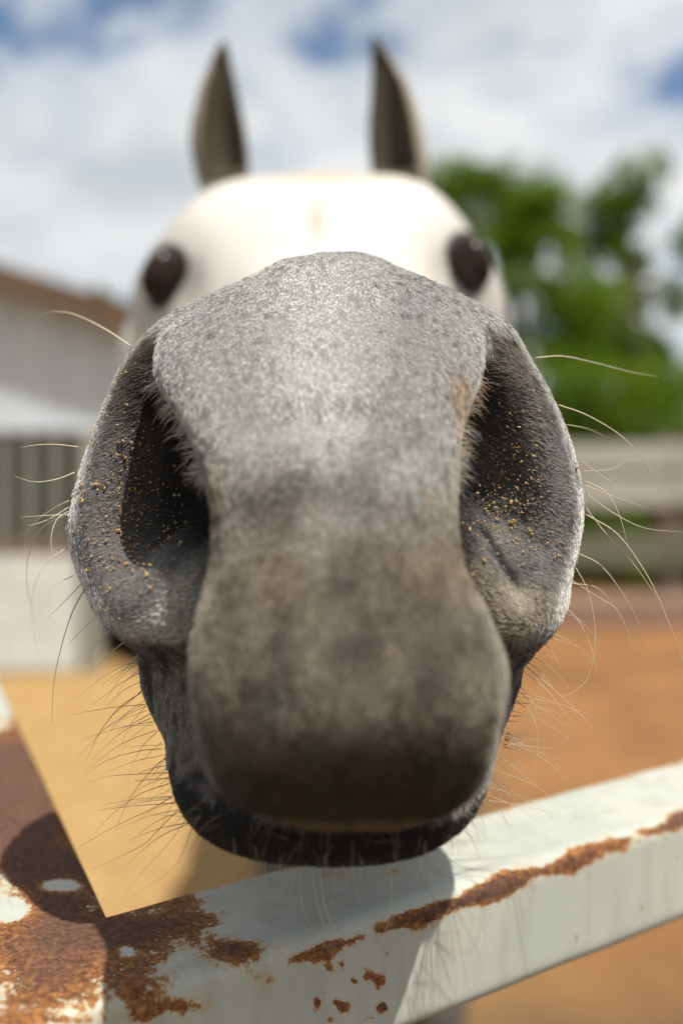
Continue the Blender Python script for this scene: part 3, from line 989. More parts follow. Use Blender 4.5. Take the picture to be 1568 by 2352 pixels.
WH = [
    # left side
    ([(300, 795, .315), (240, 755, .325), (170, 722, .335), (120, 716, .34), (84, 730, .345)], .00036, 0),
    ([(182, 1027, .303), (130, 1021, .301), (85, 1022, .298), (48, 1028, .296)], .00024, 0),
    ([(172, 1085, .302), (130, 1101, .300), (80, 1107, .297), (34, 1094, .294)], .00024, 0),
    ([(158, 1150, .302), (120, 1170, .305), (80, 1200, .31), (52, 1238, .315), (36, 1275, .32)], .00022, 0),
    ([(160, 1182, .302), (110, 1184, .300), (48, 1188, .296)], .0002, 0),
    ([(158, 1165, .303), (118, 1190, .301), (85, 1203, .299), (60, 1207, .298)], .0002, 0),
    ([(156, 1175, .302), (130, 1195, .30), (118, 1235, .298), (122, 1275, .297), (140, 1330, .296)], .0002, 0),
    ([(160, 1180, .305), (100, 1210, .315), (68, 1270, .325), (62, 1340, .33), (75, 1400, .335), (95, 1475, .34)], .00018, 0),
    ([(156, 1258, .302), (110, 1290, .30), (82, 1340, .298), (72, 1400, .297), (82, 1470, .296), (108, 1560, .295)], .00024, 0),
    ([(170, 1322, .302), (125, 1345, .30), (100, 1385, .298), (92, 1430, .297)], .00018, 0),
    ([(188, 1340, .302), (150, 1380, .301), (110, 1420, .30)], .00016, 1),
    ([(196, 1350, .302), (165, 1410, .30), (140, 1490, .298), (124, 1570, .296), (120, 1660, .295)], .00022, 1),
    ([(232, 1408, .304), (185, 1450, .302), (140, 1500, .30)], .00018, 0),
    ([(260, 1440, .304), (220, 1480, .303), (195, 1525, .302)], .0002, 0),
    ([(300, 1462, .304), (255, 1500, .302), (205, 1550, .30)], .0002, 0),
    ([(322, 1500, .303), (285, 1540, .301), (255, 1570, .30)], .0002, 0),
    ([(320, 1545, .302), (270, 1575, .30), (210, 1622, .298)], .00016, 0),
    ([(325, 1590, .302), (270, 1630, .298), (225, 1690, .295), (200, 1745, .293)], .00018, 1),
    ([(332, 1580, .302), (300, 1610, .30), (250, 1650, .298)], .00014, 1),
    ([(345, 1640, .302), (300, 1665, .300), (262, 1685, .298)], .00014, 1),
    ([(372, 1720, .298), (320, 1725, .296), (250, 1745, .294), (195, 1780, .292)], .00014, 1),
    ([(380, 1740, .298), (330, 1790, .294), (290, 1850, .29), (265, 1910, .288)], .00014, 1),
    ([(385, 1775, .296), (320, 1778, .293), (250, 1783, .29), (200, 1798, .288)], .00014, 1),
    ([(390, 1800, .296), (330, 1820, .292), (270, 1860, .288), (215, 1915, .285)], .00014, 1),
    ([(395, 1830, .295), (345, 1860, .291), (280, 1890, .287), (200, 1935, .284), (160, 1965, .282)], .00014, 1),
    ([(410, 1860, .295), (360, 1910, .291), (330, 1940, .288), (260, 1975, .285), (205, 2000, .283)], .00014, 1),
    ([(425, 1885, .294), (385, 1940, .29), (330, 2000, .286), (290, 2050, .284)], .00012, 0),
    ([(440, 1905, .293), (420, 1960, .288), (380, 2010, .285), (300, 2060, .282)], .00012, 0),
    # right side
    ([(1228, 822, .312), (1290, 818, .318), (1360, 832, .325), (1450, 855, .33), (1510, 865, .333)], .00026, 0),
    ([(1282, 930, .308), (1350, 955, .31), (1430, 1005, .314), (1485, 1070, .318), (1505, 1110, .32), (1517, 1140, .322)], .00026, 0),
    ([(1300, 975, .31), (1350, 985, .325), (1390, 1003, .335)], .0002, 0),
    ([(1335, 1060, .306), (1390, 1100, .308), (1425, 1125, .31), (1436, 1145, .312)], .00018, 0),
    ([(1338, 1082, .308), (1400, 1078, .315), (1442, 1058, .32)], .00014, 0),
    ([(1343, 1105, .303), (1390, 1130, .302), (1420, 1180, .30), (1440, 1248, .298)], .00022, 0),
    ([(1344, 1115, .304), (1400, 1138, .306), (1485, 1167, .31)], .00022, 0),
    ([(1345, 1135, .304), (1410, 1180, .308), (1480, 1213, .312), (1566, 1222, .318)], .00024, 0),
    ([(1346, 1168, .303), (1390, 1225, .303), (1450, 1290, .303), (1500, 1360, .304), (1524, 1386, .304)], .0002, 0),
    ([(1346, 1182, .302), (1420, 1230, .302), (1490, 1330, .302), (1530, 1420, .302), (1555, 1480, .302), (1572, 1530, .302)], .00026, 0),
    ([(1330, 1272, .304), (1380, 1300, .306), (1430, 1365, .31), (1465, 1430, .313), (1478, 1485, .316)], .00024, 0),
    ([(1322, 1305, .303), (1350, 1360, .302), (1365, 1440, .301), (1362, 1510, .30), (1340, 1570, .299), (1280, 1608, .297)], .00018, 0),
    ([(1315, 1335, .303), (1370, 1370, .304), (1415, 1400, .305), (1440, 1450, .306), (1460, 1510, .307)], .0002, 0),
    ([(1312, 1340, .305), (1370, 1350, .31), (1410, 1395, .315), (1435, 1440, .318)], .00018, 0),
    ([(1285, 1382, .304), (1330, 1430, .304), (1360, 1500, .303), (1372, 1560, .302)], .0002, 0),
    ([(1275, 1400, .306), (1330, 1425, .315), (1375, 1480, .325), (1400, 1540, .33)], .0002, 0),
    ([(1240, 1440, .306), (1310, 1475, .315), (1370, 1520, .325)], .0002, 0),
    ([(1225, 1458, .304), (1265, 1495, .302), (1290, 1545, .30)], .00016, 0),
    ([(1200, 1525, .302), (1250, 1565, .30), (1310, 1620, .298), (1360, 1670, .296)], .0002, 0),
    ([(1200, 1540, .302), (1250, 1580, .299), (1290, 1630, .296), (1320, 1670, .294)], .00014, 0),
    ([(1195, 1590, .300), (1230, 1620, .296), (1300, 1645, .293)], .00014, 0),
    ([(1185, 1610, .300), (1220, 1640, .296), (1235, 1690, .293), (1232, 1740, .29)], .00014, 0),
    ([(1165, 1690, .296), (1220, 1720, .292), (1290, 1745, .288)], .00012, 0),
    ([(1150, 1740, .294), (1190, 1770, .29), (1240, 1810, .286)], .00012, 0),
    ([(1130, 1800, .292), (1175, 1830, .288), (1215, 1870, .285)], .00012, 0),
    # chin
    ([(585, 1945, .292), (578, 1990, .29), (572, 2030, .288)], .00013, 0),
    ([(560, 1944, .292), (550, 1985, .289), (525, 2030, .286)], .00012, 0),
    ([(650, 1958, .290), (640, 2010, .287), (625, 2065, .285)], .00013, 0),
    ([(690, 1966, .288), (690, 2050, .284), (705, 2110, .281), (760, 2190, .279)], .00014, 0),
    ([(725, 1970, .288), (722, 2040, .284), (745, 2130, .281), (768, 2180, .279)], .00015, 0),
    ([(735, 1970, .288), (742, 2060, .284), (770, 2140, .281), (828, 2212, .278)], .00015, 0),
    ([(770, 1971, .288), (772, 2020, .285), (762, 2090, .282)], .00013, 0),
    ([(800, 1968, .288), (815, 2030, .285), (830, 2085, .283)], .00012, 0),
    ([(700, 1967, .290), (676, 2010, .288), (668, 2070, .286)], .00012, 0),
    ([(870, 1948, .290), (895, 2000, .288), (898, 2080, .286), (885, 2140, .284), (862, 2195, .283)], .00014, 0),
    ([(980, 1930, .290), (1010, 1960, .288), (1060, 1990, .286)], .00012, 0),
    ([(1060, 1902, .290), (1085, 1930, .288), (1098, 1970, .286)], .0001, 0),
    ([(610, 1948, .292), (608, 2000, .289), (612, 2050, .287)], .0001, 0),
    # bridge and lip
    ([(884, 617, .318), (920, 590, .316), (966, 548, .314)], .00009, 0),
]
for path, r0, dark in WH:
    whisker(path, r0 * 0.82, bool(dark))
# finer pale hairs round the mouth
for j in range(70):
    if random.random() < 0.55:
        y0 = random.uniform(1500, 1900)
        x0 = float(np.interp(y0, [1500, 1620, 1730, 1830, 1900], [322, 334, 384, 396, 440]))
        dx = -random.uniform(50, 190)
        dyv = random.uniform(-10, 130)
    else:
        y0 = random.uniform(1450, 1860)
        x0 = float(np.interp(y0, [1450, 1530, 1650, 1750, 1860], [1205, 1200, 1168, 1148, 1105]))
        dx = random.uniform(40, 200)
        dyv = random.uniform(-20, 120)
    z0 = float(np.interp(y0, [1450, 1700, 1900], [.306, .30, .292]))
    dz = random.uniform(-0.03, 0.012)
    whisker([(x0, y0, z0), (x0 + dx * 0.5, y0 + dyv * 0.35, z0 + dz * 0.5), (x0 + dx, y0 + dyv, z0 + dz)], random.uniform(.00007, .00012), x0 < 700 and random.random() < 0.5)

# ------------------------------------------------------------------ rusty white gate corner
H_R = 0.155           # top of the rails below the camera
TOPZ = CAM_Z - H_R


def on_top(px, py):
    d_ = H_R * F_PX / (py - HY)
    return Vector(((px - CX) / F_PX * d_, d_))


corner = on_top(252, 2089)                         # inner (far) corner between both rails
pl = on_top(0, 1556)                               # along the inner edge of the left rail
pr = on_top(1568, 1737)                            # along the far edge of the right rail
dl = (pl - corner).normalized()
dr_ = (pr - corner).normalized()
nrm_r = Vector((dr_.y, -dr_.x))                    # towards the camera side
fr = on_top(1568, 1888)
W_R = (fr - corner).dot(nrm_r) - 0.003                     # width of the right rail
H_TUBE = 0.042
nrm_l = Vector((-dl.y, dl.x))                      # to the left
W_L = 0.085

m_gate, t = new_mat('painted_rusty_steel')
at = t.n('ShaderNodeAttribute', attribute_name='rust')
tc = t.n('ShaderNodeTexCoord')
po = tc.outputs['Object']
nA = t.noise(po, 70, 8, 0.66, 0.4)
nB = t.noise(po, 420, 6, 0.7)
nC = t.noise(po, 18, 5, 0.6)
rb = t.math('ADD', at.outputs['Fac'], t.math('ADD', t.math('MULTIPLY', t.math('SUBTRACT', nA, 0.5), 1.5), t.math('MULTIPLY', t.math('SUBTRACT', nB, 0.5), 1.15)))
rust_m = t.ramp(rb, [(0.44, 0.0), (0.52, 1.0)])
stain_m = t.ramp(rb, [(0.24, 0.0), (0.47, 0.75)])
paint = t.mix(t.ramp(nC, [(0.35, 0.0), (0.65, 1.0)]), (0.405, 0.43, 0.385), (0.48, 0.485, 0.425))
paint = t.mix(t.math('MULTIPLY', t.ramp(nB, [(0.55, 0.0), (0.75, 1.0)]), 0.25), paint, (0.36, 0.36, 0.30))
mps = t.n('ShaderNodeMapping', {0: po, 'Scale': (1.0, 1.0, 0.16)})
streak = t.noise(mps.outputs[0], 110, 5, 0.6, 0.3)
paint = t.mix(t.math('MULTIPLY', t.ramp(streak, [(0.48, 0.0), (0.72, 1.0)]), 0.40), paint, (0.27, 0.265, 0.21))
chip = t.noise(po, 160, 3, 0.5)
paint = t.mix(t.ramp(chip, [(0.70, 0.0), (0.74, 0.8)]), paint, (0.30, 0.19, 0.10))
paint = t.mix(stain_m, paint, (0.48, 0.30, 0.13))
nD = t.noise(po, 900, 4, 0.7)
grain = t.math('ADD', t.math('MULTIPLY', nB, 0.6), t.math('ADD', t.math('MULTIPLY', nD, 0.25), t.math('MULTIPLY', nA, 0.15)))
rustc = t.ramp(grain, [(0.34, (0.030, 0.014, 0.010)), (0.44, (0.095, 0.036, 0.018)), (0.53, (0.24, 0.095, 0.030)), (0.62, (0.40, 0.20, 0.070)), (0.72, (0.52, 0.36, 0.18))])
deep = t.ramp(t.math('ADD', at.outputs['Fac'], t.math('MULTIPLY', t.math('SUBTRACT', nC, 0.5), 1.6)), [(0.62, 0.0), (0.98, 1.0)])
rustc = t.mix(t.math('MULTIPLY', deep, 0.85), rustc, t.mix(t.ramp(nB, [(0.35, 0.0), (0.65, 1.0)]), (0.050, 0.030, 0.026), (0.135, 0.066, 0.042)))
colg = t.mix(rust_m, paint, rustc)
rough = t.mix(rust_m, (0.42, 0.42, 0.42), (0.92, 0.92, 0.92))
hgt = t.math('ADD', t.math('MULTIPLY', rust_m, t.math('MULTIPLY_ADD', nB, 0.8, -0.55)), t.math('MULTIPLY', nA, 0.12))
bp = t.n('ShaderNodeBump', {'Height': hgt, 'Strength': 0.6, 'Distance': 0.0012})
b = t.n('ShaderNodeBsdfPrincipled', {'Base Color': colg, 'Roughness': rough, 'Specular IOR Level': 0.35, 'Normal': bp.outputs[0]})
t.n('ShaderNodeOutputMaterial', {0: b.outputs[0]})

gate = empty('gate', (corner.x, corner.y, TOPZ))
tag(gate, 'corner of a chipped white steel gate, heavily rusted, below the horse chin', 'gate')

# rust patches given where they sit on the rails: (column, row, radius x, radius y, strength) on the top, fronts given the same way
RUST = [(150, 2140, 150, 80, 0.62), (330, 2150, 120, 60, 0.62), (440, 2110, 80, 45, 0.5), (540, 2185, 75, 34, 0.8), (60, 2200, 170, 80, 0.48), (200, 2260, 170, 70, 0.42), (50, 2310, 170, 60, 0.44), (330, 2270, 70, 50, 0.35),
        (70, 1900, 130, 190, 0.95), (40, 1740, 90, 100, 0.85), (150, 2020, 90, 60, 0.6), (20, 1820, 80, 120, 0.3), (140, 2032, 46, 17, -1.3), (15, 2085, 48, 20, -1.6), (0, 1590, 45, 50, -1.0),
        (290, 2185, 22, 14, -0.6), (440, 2065, 60, 14, 0.3), (660, 2042, 30, 10, 0.4), (760, 2010, 40, 12, 0.4), (900, 2005, 30, 12, 0.4), (620, 2250, 26, 14, 0.5), (420, 2310, 60, 18, 0.55), (340, 2330, 40, 22, 0.6), (90, 2345, 160, 10, 0.4)]
for i in range(26):   # rust along the near edge of the right rail
    f = i / 25.0
    RUST.append((690 + 900 * f, 2212 - 328 * f - 8 + random.uniform(-5, 5), 34, 15 + 8 * math.sin(i * 1.1) + (8 if 0.3 < f < 0.75 else 0), 0.70 + random.uniform(-0.12, 0.16)))
for _ in range(26):
    RUST.append((random.uniform(715, 880), random.uniform(2215, 2350), random.uniform(5, 12), random.uniform(5, 13), random.uniform(0.7, 1.1)))
for i in range(30):   # thin rust line on the far edge
    f = i / 29.0
    RUST.append((300 + 1260 * f, 2080 - 341 * f, 40, 11, random.uniform(0.3, 0.75)))


def rust_attr(me):
    n = len(me.vertices)
    co = np.zeros(n * 3, np.float32)
    me.vertices.foreach_get('co', co)
    co = co.reshape(-1, 3).astype(float)
    x = CX + co[:, 0] / co[:, 1] * F_PX
    y = HY - (co[:, 2] - CAM_Z) / co[:, 1] * F_PX
    rv = np.full(n, -0.02)
    for a, b_, rx, ry, s in RUST:
        rv += s * np.exp(-((x - a) / rx) ** 2 - ((y - b_) / ry) ** 2)
    a = me.attributes.new('rust', 'FLOAT', 'POINT')
    a.data.foreach_set('value', np.clip(rv, -0.5, 1.3).astype(np.float32))


def tube_rail(o2, d2, n2, s0, s1, width, name):
    """square tube: o2 + s*d2 along its far edge, n2 across; rounded edges, fine grid so the rust can be placed"""
    r = 0.0055
    prof = []           # (across, down)
    def arc(cx, cz, a0, a1, k=5):
        for i in range(k + 1):
            a = a0 + (a1 - a0) * i / k
            prof.append((cx + r * math.cos(a), cz + r * math.sin(a)))
    def line(p, q, step=0.0022):
        n = max(int(math.dist(p, q) / step), 1)
        for i in range(1, n):
            prof.append((p[0] + (q[0] - p[0]) * i / n, p[1] + (q[1] - p[1]) * i / n))
    h = H_TUBE
    arc(r, -r, math.pi, math.pi / 2)
    line((r, 0), (width - r, 0))
    arc(width - r, -r, math.pi / 2, 0)
    line((width, -r), (width, -h + r))
    arc(width - r, -h + r, 0, -math.pi / 2)
    line((width - r, -h), (r, -h), 0.01)
    arc(r, -h + r, -math.pi / 2, -math.pi)
    line((0, -h + r), (0, -r), 0.01)
    k = len(prof)
    ns = int((min(s1, 0.75) - s0) / 0.0022)
    ss = np.concatenate([np.linspace(s0, min(s1, 0.75), ns), np.linspace(0.75, s1, 12)[1:] if s1 > 0.75 else []])
    V = np.zeros((len(ss), k, 3))
    pa = np.array(prof)
    for i, s in enumerate(ss):
        q = np.array(o2) + s * np.array(d2)
        V[i, :, 0] = q[0] + pa[:, 0] * n2[0]
        V[i, :, 1] = q[1] + pa[:, 0] * n2[1]
        V[i, :, 2] = TOPZ + pa[:, 1]
    V = V.reshape(-1, 3)
    dn = vnoise(V, 40, 2) * 0.0005
    V[:, 2] += dn
    I = np.arange(len(ss) * k).reshape(len(ss), k)
    J = np.roll(I, -1, 1)
    Fq = np.stack([I[:-1].ravel(), I[1:].ravel(), J[1:].ravel(), J[:-1].ravel()], 1)
    me = np_mesh(name, V, Fq)
    rust_attr(me)
    return link(name, me, m_gate, gate)


# the right rail runs through under the corner; the left rail is butted onto its far side, a hair lower so that no faces coincide
tube_rail(corner, dr_, nrm_r, -0.30, 2.2, W_R, 'rail')
ol = corner.copy()
r2 = tube_rail(ol, dl, nrm_l, -0.012, 1.9, W_L, 'rail')
r2.location.z -= 0.0004
# posts that carry the rails
for q, nm in ((corner + dr_ * 1.9 + nrm_r * 0.02, 'post'), (corner + dl * 1.6 + nrm_l * 0.03, 'post')):
    pm = MB().box((q.x - 0.035, q.y - 0.035, -0.05), (q.x + 0.035, q.y + 0.035, TOPZ - H_TUBE - 0.001), 0.006)
    me = mesh('post', pm.v, pm.f)
    ra_ = me.attributes.new('rust', 'FLOAT', 'POINT')
    ra_.data.foreach_set('value', np.full(len(me.vertices), 0.25, np.float32))
    link('post', me, m_gate, gate)

# ------------------------------------------------------------------ stable building on the left
m_wall = simple_mat('white_sheet_metal', (0.50, 0.55, 0.60), (0.58, 0.63, 0.67), 3.0, 0.5, stretch=(1, 1, 0.3))
m_block = simple_mat('white_painted_block', (0.52, 0.55, 0.54), (0.58, 0.605, 0.585), 4.0, 0.85, 0.2)
m_fascia = simple_mat('brown_fascia', (0.10, 0.062, 0.035), (0.16, 0.10, 0.06), 8.0, 0.8, stretch=(0.3, 1, 3))
m_bar = simple_mat('grey_bar_paint', (0.25, 0.26, 0.235), (0.32, 0.325, 0.29), 20, 0.5)
m_dark = simple_mat('dark_interior', (0.03, 0.028, 0.025), (0.05, 0.045, 0.04), 3, 0.95)  # near-black, the shade inside the stable put into the colour
m_wood = simple_mat('brown_board', (0.14, 0.085, 0.055), (0.20, 0.13, 0.09), 10, 0.85, 0.3, stretch=(0.2, 1, 1))
YB = 5.84
barn = empty('barn', (-3.0, YB, 0.0))
tag(barn, 'white sheet metal stable with brown sloping eave and barred stall front', 'stable')
XR = -1.05            # right end of the wall
slope = math.tan(R(17.5))
roof_z = lambda x: 2.08 + (-1.27 - x) * slope
RIDGE = -5.0
rz = lambda x: roof_z(max(x, RIDGE)) - max(RIDGE - x, 0) * slope
# ribbed wall panels above the bars
x = XR
while x > -4.2:
    x0 = x - 0.30
    v, f = [], []
    for i, (dx_, dy_) in enumerate(((0, 0), (0.02, -0.018), (0.045, -0.018), (0.065, 0), (0.15, 0), (0.17, -0.018), (0.195, -0.018), (0.215, 0), (0.297, 0))):
        v += [(x0 + dx_, YB + dy_, 1.445), (x0 + dx_, YB + dy_, rz(x0 + dx_) - 0.02)]
        if i:
            f.append((2 * i - 2, 2 * i, 2 * i + 1, 2 * i - 1))
    n0 = len(v)
    v += [(x0, YB + 0.03, 1.445), (x0 + 0.297, YB + 0.03, 1.445), (x0 + 0.297, YB + 0.03, rz(x0 + 0.297) - 0.02), (x0, YB + 0.03, rz(x0) - 0.02)]
    f.append((n0, n0 + 3, n0 + 2, n0 + 1))
    link('wall_panel', mesh('wall_panel', v, f), m_wall, barn)
    x = x0
# lower wall of painted blocks
for row in range(3):
    off = 0.22 if row % 2 else 0.0
    xx = -1.54 - off
    first = True
    x1 = -1.54
    while x1 > -4.4:
        x0 = (-1.54 - off if first and off else x1 - 0.44)
        MB().box((x0 + 0.003, YB - 0.03, row * 0.228 + 0.002), (x1 - 0.003, YB + 0.14, row * 0.228 + 0.225), 0.006).build('block', m_block, barn)
        x1, first = x0, False
MB().box((-4.4, YB - 0.035, 0.69), (-1.50, YB + 0.16, 0.735), 0.008).build('sill', m_wood, barn)
MB().box((-4.4, YB - 0.025, 1.40), (XR, YB + 0.03, 1.443), 0.005).build('lintel', m_wall, barn)
# upright bars and heavier uprights
x = -1.50
i = 0
while x > -4.2:
    heavy = (i % 9 == 4)
    wdt = 0.085 if heavy else 0.05
    MB().box((x - wdt, YB - 0.012, 0.736), (x, YB + 0.024, 1.399), 0.005).build('upright' if heavy else 'bar', m_bar, barn)
    x -= 0.15 if not heavy else 0.19
    i += 1
MB().box((-1.50, YB - 0.02, -0.05), (-1.42, YB + 0.10, 1.40), 0.008).build('door_post', m_bar, barn)
MB().box((XR - 0.09, YB - 0.02, -0.05), (XR, YB + 0.10, 1.40), 0.008).build('corner_post', m_wood, barn)
MB().box((-1.42, YB + 0.6, 0.0), (XR - 0.09, YB + 0.63, 1.4)).build('doorway_shade', m_dark, barn)  # dark sheet standing in for the shaded doorway opening
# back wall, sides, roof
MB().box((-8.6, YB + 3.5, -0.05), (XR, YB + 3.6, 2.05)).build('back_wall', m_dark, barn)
MB().box((-4.42, YB + 0.9, 0.0), (-1.52, YB + 0.94, 2.0)).build('shade_backing', m_dark, barn)  # dark sheet added behind the bars so that the gaps look shaded
MB().box((XR - 0.04, YB + 0.12, -0.05), (XR, YB + 3.5, 2.05)).build('side_wall', m_wood, barn)
MB().box((-8.6, YB + 0.17, -0.05), (-4.45, YB + 0.25, 1.44)).build('end_wall', m_block, barn)
for (xa, xb, nm) in ((XR + 0.22, RIDGE, 'roof'), (RIDGE, -8.9, 'roof')):
    v = []
    for yy in (YB - 0.16, YB + 3.8):
        for xx in (xa, xb):
            v += [(xx, yy, rz(xx) + 0.00), (xx, yy, rz(xx) + 0.05)]
    f = [(0, 2, 3, 1), (4, 5, 7, 6), (0, 4, 6, 2), (1, 3, 7, 5), (0, 1, 5, 4), (2, 6, 7, 3)]
    link(nm, mesh(nm, v, f), m_fascia, barn)
    v = []
    for yy in (YB - 0.20, YB - 0.163):
        for xx in (xa, xb):
            v += [(xx, yy, rz(xx) - 0.085), (xx, yy, rz(xx) + 0.07)]
    link('fascia_board', mesh('fascia_board', v, f), m_fascia, barn)

# ------------------------------------------------------------------ board fence on the right
m_board = simple_mat('weathered_board', (0.31, 0.305, 0.26), (0.42, 0.41, 0.36), 7, 0.85, 0.3, stretch=(0.2, 1, 2))
m_board2 = simple_mat('weathered_low_board', (0.10, 0.105, 0.07), (0.16, 0.16, 0.11), 7, 0.85, 0.3, stretch=(0.2, 1, 2))
m_post = simple_mat('old_fence_post', (0.12, 0.085, 0.07), (0.19, 0.14, 0.115), 9, 0.9, 0.3, stretch=(1, 1, 0.2))
m_tie = simple_mat('timber_sleeper', (0.19, 0.115, 0.08), (0.28, 0.18, 0.13), 8, 0.9, 0.3, stretch=(0.2, 1, 1))
YF = 7.5
fence = empty('board_fence', (4.0, YF, 0.0))
tag(fence, 'weathered pale board fence with dark posts in front of the trees', 'fence')
fx = [-0.6 + 2.1 * i for i in range(-1, 6)]
post_x = [5.56 - 2.4 * 2 + 2.4 * i for i in range(-1, 4)]
post_x = [q - 0.0 for q in (-1.55, 0.85, 3.0 + 0.0, 5.55, 7.95)]
post_x = [0.30, 2.85, 5.45, 8.0]
post_x = [-0.05, 2.70 - 0.2, 5.15]
post_x = [q for q in (-2.55, 0.0, 2.55 - 0.05, 5.35, 7.9)]
for q in post_x:
    MB().box((q - 0.09, YF + 0.03, -0.1), (q + 0.09, YF + 0.21, 1.34), 0.012).build('post', m_post, fence)
for a, b_ in zip(post_x[:-1], post_x[1:]):
    for z0, z1, mt in ((1.09, 1.30, m_board), (0.83, 1.06, m_board), (0.38, 0.62, m_board2)):
        dz = random.uniform(-0.012, 0.012)
        MB().box((a + 0.006, YF - 0.012, z0 + dz), (b_ - 0.006, YF + 0.026, z1 + dz), 0.006).build('board', mt, fence)
for i in range(4):
    a = -2.6 + 2.7 * i
    sl = MB().box((a, YF - 0.42, -0.06), (a + 2.66, YF - 0.20, 0.20 + random.uniform(-0.01, 0.01)), 0.02).build('timber_sleeper', m_tie)
    tag(sl, ('brown timber sleeper edging the sand behind the horse chest', 'brown timber sleeper behind the horse muzzle along the fence foot', 'brown timber sleeper lying at the foot of the pale board fence', 'brown timber sleeper at the right end of the fence foot')[i], 'sleeper', 'sleepers along the fence foot')

# ------------------------------------------------------------------ trees and shrubs
m_bark = simple_mat('bark', (0.10, 0.07, 0.05), (0.18, 0.13, 0.10), 12, 0.95, 0.5, stretch=(1, 1, 0.2))


def leaf_mat(name, c1, c2):
    m, t = new_mat(name)
    tc = t.n('ShaderNodeTexCoord')
    nz = t.noise(tc.outputs['Object'], 1.6, 4)
    col = t.mix(t.ramp(nz, [(0.3, 0.0), (0.7, 1.0)]), c1, c2)
    d = t.n('ShaderNodeBsdfDiffuse', {'Color': col})
    tr = t.n('ShaderNodeBsdfTranslucent', {'Color': t.mix(0.5, col, (0.24, 0.36, 0.015))})
    g = t.n('ShaderNodeBsdfGlossy', {'Color': (0.5, 0.5, 0.5, 1), 'Roughness': 0.45})
    mx = t.n('ShaderNodeMixShader', {0: 0.5, 1: d.outputs[0], 2: tr.outputs[0]})
    mx2 = t.n('ShaderNodeMixShader', {0: 0.02, 1: mx.outputs[0], 2: g.outputs[0]})
    t.n('ShaderNodeOutputMaterial', {0: mx2.outputs[0]})
    return m


m_leaf = leaf_mat('leaf_green', (0.10, 0.18, 0.012), (0.19, 0.27, 0.02))
m_leaf_d = leaf_mat('leaf_dark_green', (0.065, 0.13, 0.010), (0.125, 0.20, 0.016))
m_leaf_b = leaf_mat('leaf_grey_green', (0.07, 0.11, 0.05), (0.12, 0.16, 0.075))


def leaf_crown(name, blobs, count, size, mat, parent):
    vol = np.array([b_[1][0] * b_[1][1] * b_[1][2] for b_ in blobs])
    pick = RNG.choice(len(blobs), count, p=vol / vol.sum())
    c = np.array([b_[0] for b_ in blobs])[pick]
    r = np.array([b_[1] for b_ in blobs])[pick]
    d = unit(RNG.normal(0, 1, (count, 3)))
    rad = RNG.random(count) ** 0.45
    p = c + d * r * rad[:, None]
    p = p + 0.22 * np.stack([vnoise(p, 1.3, 3, q) for q in (1.0, 4.0, 8.0)], 1) * np.minimum(r.max(1, keepdims=True), 2.0) * 2.0
    keep = vnoise(p, 1.7, 2, 3.0) + vnoise(p, 5.0, 2, 6.0) * 0.5 > -0.16
    p = p[keep]
    n = len(p)
    a = unit(RNG.normal(0, 1, (n, 3)) + np.array([0, 0, -0.3]))
    b_ = unit(np.cross(a, RNG.normal(0, 1, (n, 3))))
    s = size * RNG.uniform(0.6, 1.4, (n, 1))
    V = np.stack([p - a * s, p + b_ * s * 0.45, p + a * s, p - b_ * s * 0.45], 1).reshape(-1, 3)
    Fq = np.arange(n * 4).reshape(n, 4)
    return link(name, np_mesh(name, V, Fq, False), mat, parent)


def tree(name, label, base, trunk_pts, blobs, count, size, mat, group=None, cat='tree'):
    e = empty(name, base)
    tag(e, label, cat, group)
    tk = MB()
    n = len(trunk_pts)
    tk.tube(trunk_pts, [0.17 * (1 - 0.6 * i / (n - 1)) for i in range(n)], 9)
    tk.build('trunk', m_bark, e, smooth=True)
    top = Vector(trunk_pts[-1])
    mid = Vector(trunk_pts[len(trunk_pts) // 2])
    for c, r in blobs[:6]:
        s = mid.lerp(top, random.uniform(0.1, 0.95))
        q = s.lerp(Vector(c), 0.5) + Vector((0, 0, 0.15))
        MB().tube([s, q, Vector(c)], [0.065, 0.045, 0.02], 6).build('branch', m_bark, e, smooth=True)
    leaf_crown('crown', blobs, count, size, mat, e)
    return e


def blob(px, py, d_, r, rd=None):
    rr = 1.12 * r / F_PX * d_
    return (tuple(P(px, py, d_)), (rr, rd or rr, rr * 0.85))


D1 = 13.0
g0 = lambda px, d_: ((px - CX) / F_PX * d_, d_, 0.0)
tree('broadleaf_tree', 'leafy green tree directly behind the horse right cheek', g0(1190, D1), [g0(1190, D1), P(1200, 900, D1), P(1180, 700, D1), P(1130, 560, D1)],
     [blob(1060, 430, D1, 85), blob(1170, 450, D1, 95), blob(1250, 470, D1, 70), blob(1130, 540, D1, 90), blob(1260, 590, D1, 90), blob(1330, 700, D1, 95), blob(1180, 810, D1, 70), blob(1290, 850, D1, 100), blob(1030, 520, D1, 60), blob(1200, 640, D1 - 0.3, 55)], 15000, 0.055, m_leaf, 'trees behind the fence')
D2 = 14.5
tree('broadleaf_tree', 'darker green tree at the right edge of the picture', g0(1490, D2), [g0(1490, D2), P(1480, 900, D2), P(1440, 700, D2), P(1440, 520, D2)],
     [blob(1450, 415, D2, 75), blob(1390, 490, D2, 75), blob(1350, 580, D2, 80), blob(1560, 690, D2, 60), blob(1400, 780, D2, 90), blob(1520, 880, D2, 90), blob(1640, 560, D2, 90), blob(1380, 660, D2, 70)], 13000, 0.06, m_leaf_d, 'trees behind the fence')
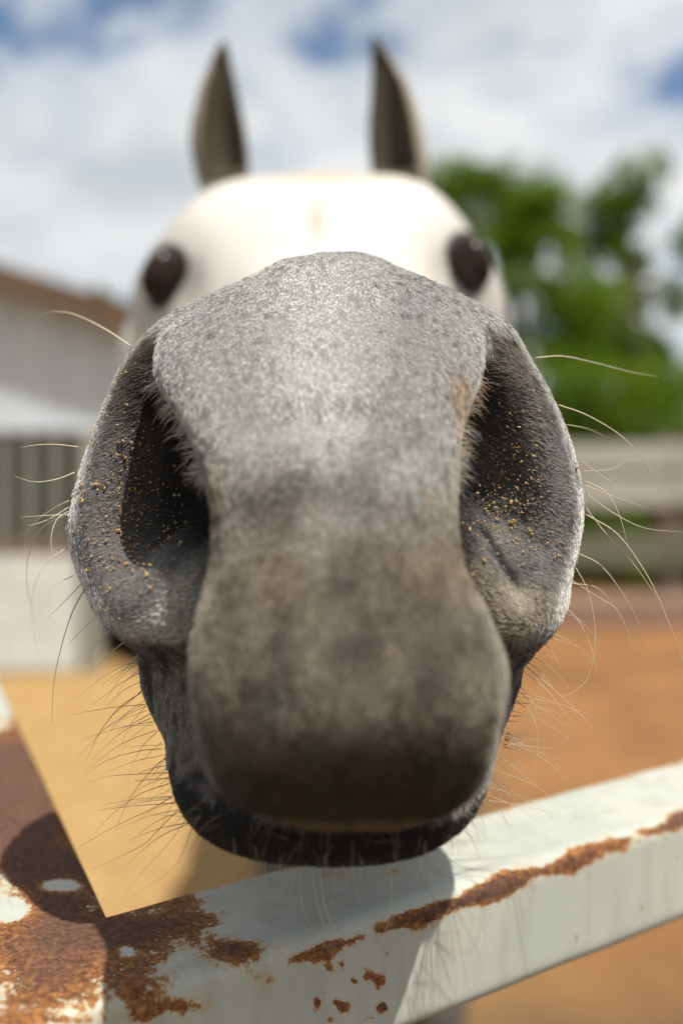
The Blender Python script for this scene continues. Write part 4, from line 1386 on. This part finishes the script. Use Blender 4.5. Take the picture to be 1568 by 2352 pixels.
tree('broadleaf_tree', 'grey green tree seen through the gaps of the others', g0(1420, 19.0), [g0(1420, 19.0), P(1425, 880, 19.0), P(1430, 720, 19.0)],
     [blob(1430, 690, 19.0, 60), blob(1470, 600, 19.0, 45), blob(1390, 760, 19.0, 55), blob(1490, 800, 19.0, 60), blob(1300, 830, 19.0, 60)], 9000, 0.07, m_leaf_b, 'trees behind the fence')
tree('broadleaf_tree', 'small green treetop peeping over the stable roof', g0(235, 12.0), [g0(235, 12.0), P(235, 850, 12.0), P(235, 720, 12.0)],
     [blob(230, 690, 12.0, 40), blob(260, 720, 12.0, 45), blob(320, 740, 12.0, 45), blob(350, 700, 12.0, 40)], 4000, 0.08, m_leaf_d, 'trees behind the fence')
# shrubs along the fence
SHRUB_L = ['bright green shrub over the fence, nearest the horse right nostril', 'bright green shrub over the fence in the middle of the gap', 'bright green shrub over the fence at the right picture edge', 'low shrub behind the fence hidden mostly by the muzzle']
for i, (px, h_) in enumerate(((1290, 90), (1420, 100), (1560, 90), (1120, 80))):
    d_ = 9.0
    e = empty('shrub', g0(px, d_))
    tag(e, SHRUB_L[i], 'shrub', 'shrubs behind the fence')
    for k2 in range(3):
        MB().tube([Vector(g0(px, d_)) + Vector((0.1 * (k2 - 1), 0, -0.05)), P(px + 30 * (k2 - 1), 1000, d_)], [0.03, 0.012], 5).build('stem', m_bark, e)
    leaf_crown('crown', [blob(px, 900, d_, h_, 0.5), blob(px - 50, 1000, d_, 90, 0.5), blob(px + 50, 1060, d_, 90, 0.5), blob(px, 1180, d_, 110, 0.5), blob(px + 20, 1310, d_, 100, 0.5)], 5200, 0.045, m_leaf if i % 2 else m_leaf_d, e)

# far line of woodland closing the horizon
fw = []
for i in range(40):
    xx = -60 + i * 4.2 + random.uniform(-1, 1)
    fw.append(((xx, 60 + random.uniform(-3, 3), random.uniform(1.0, 2.2)), (3.6, 2.0, random.uniform(2.0, 3.4))))
wood = leaf_crown('far_woodland', fw, 16000, 0.5, m_leaf_d, None)
tag(wood, 'dark green line of far woodland on the horizon', 'woodland', kind='stuff')
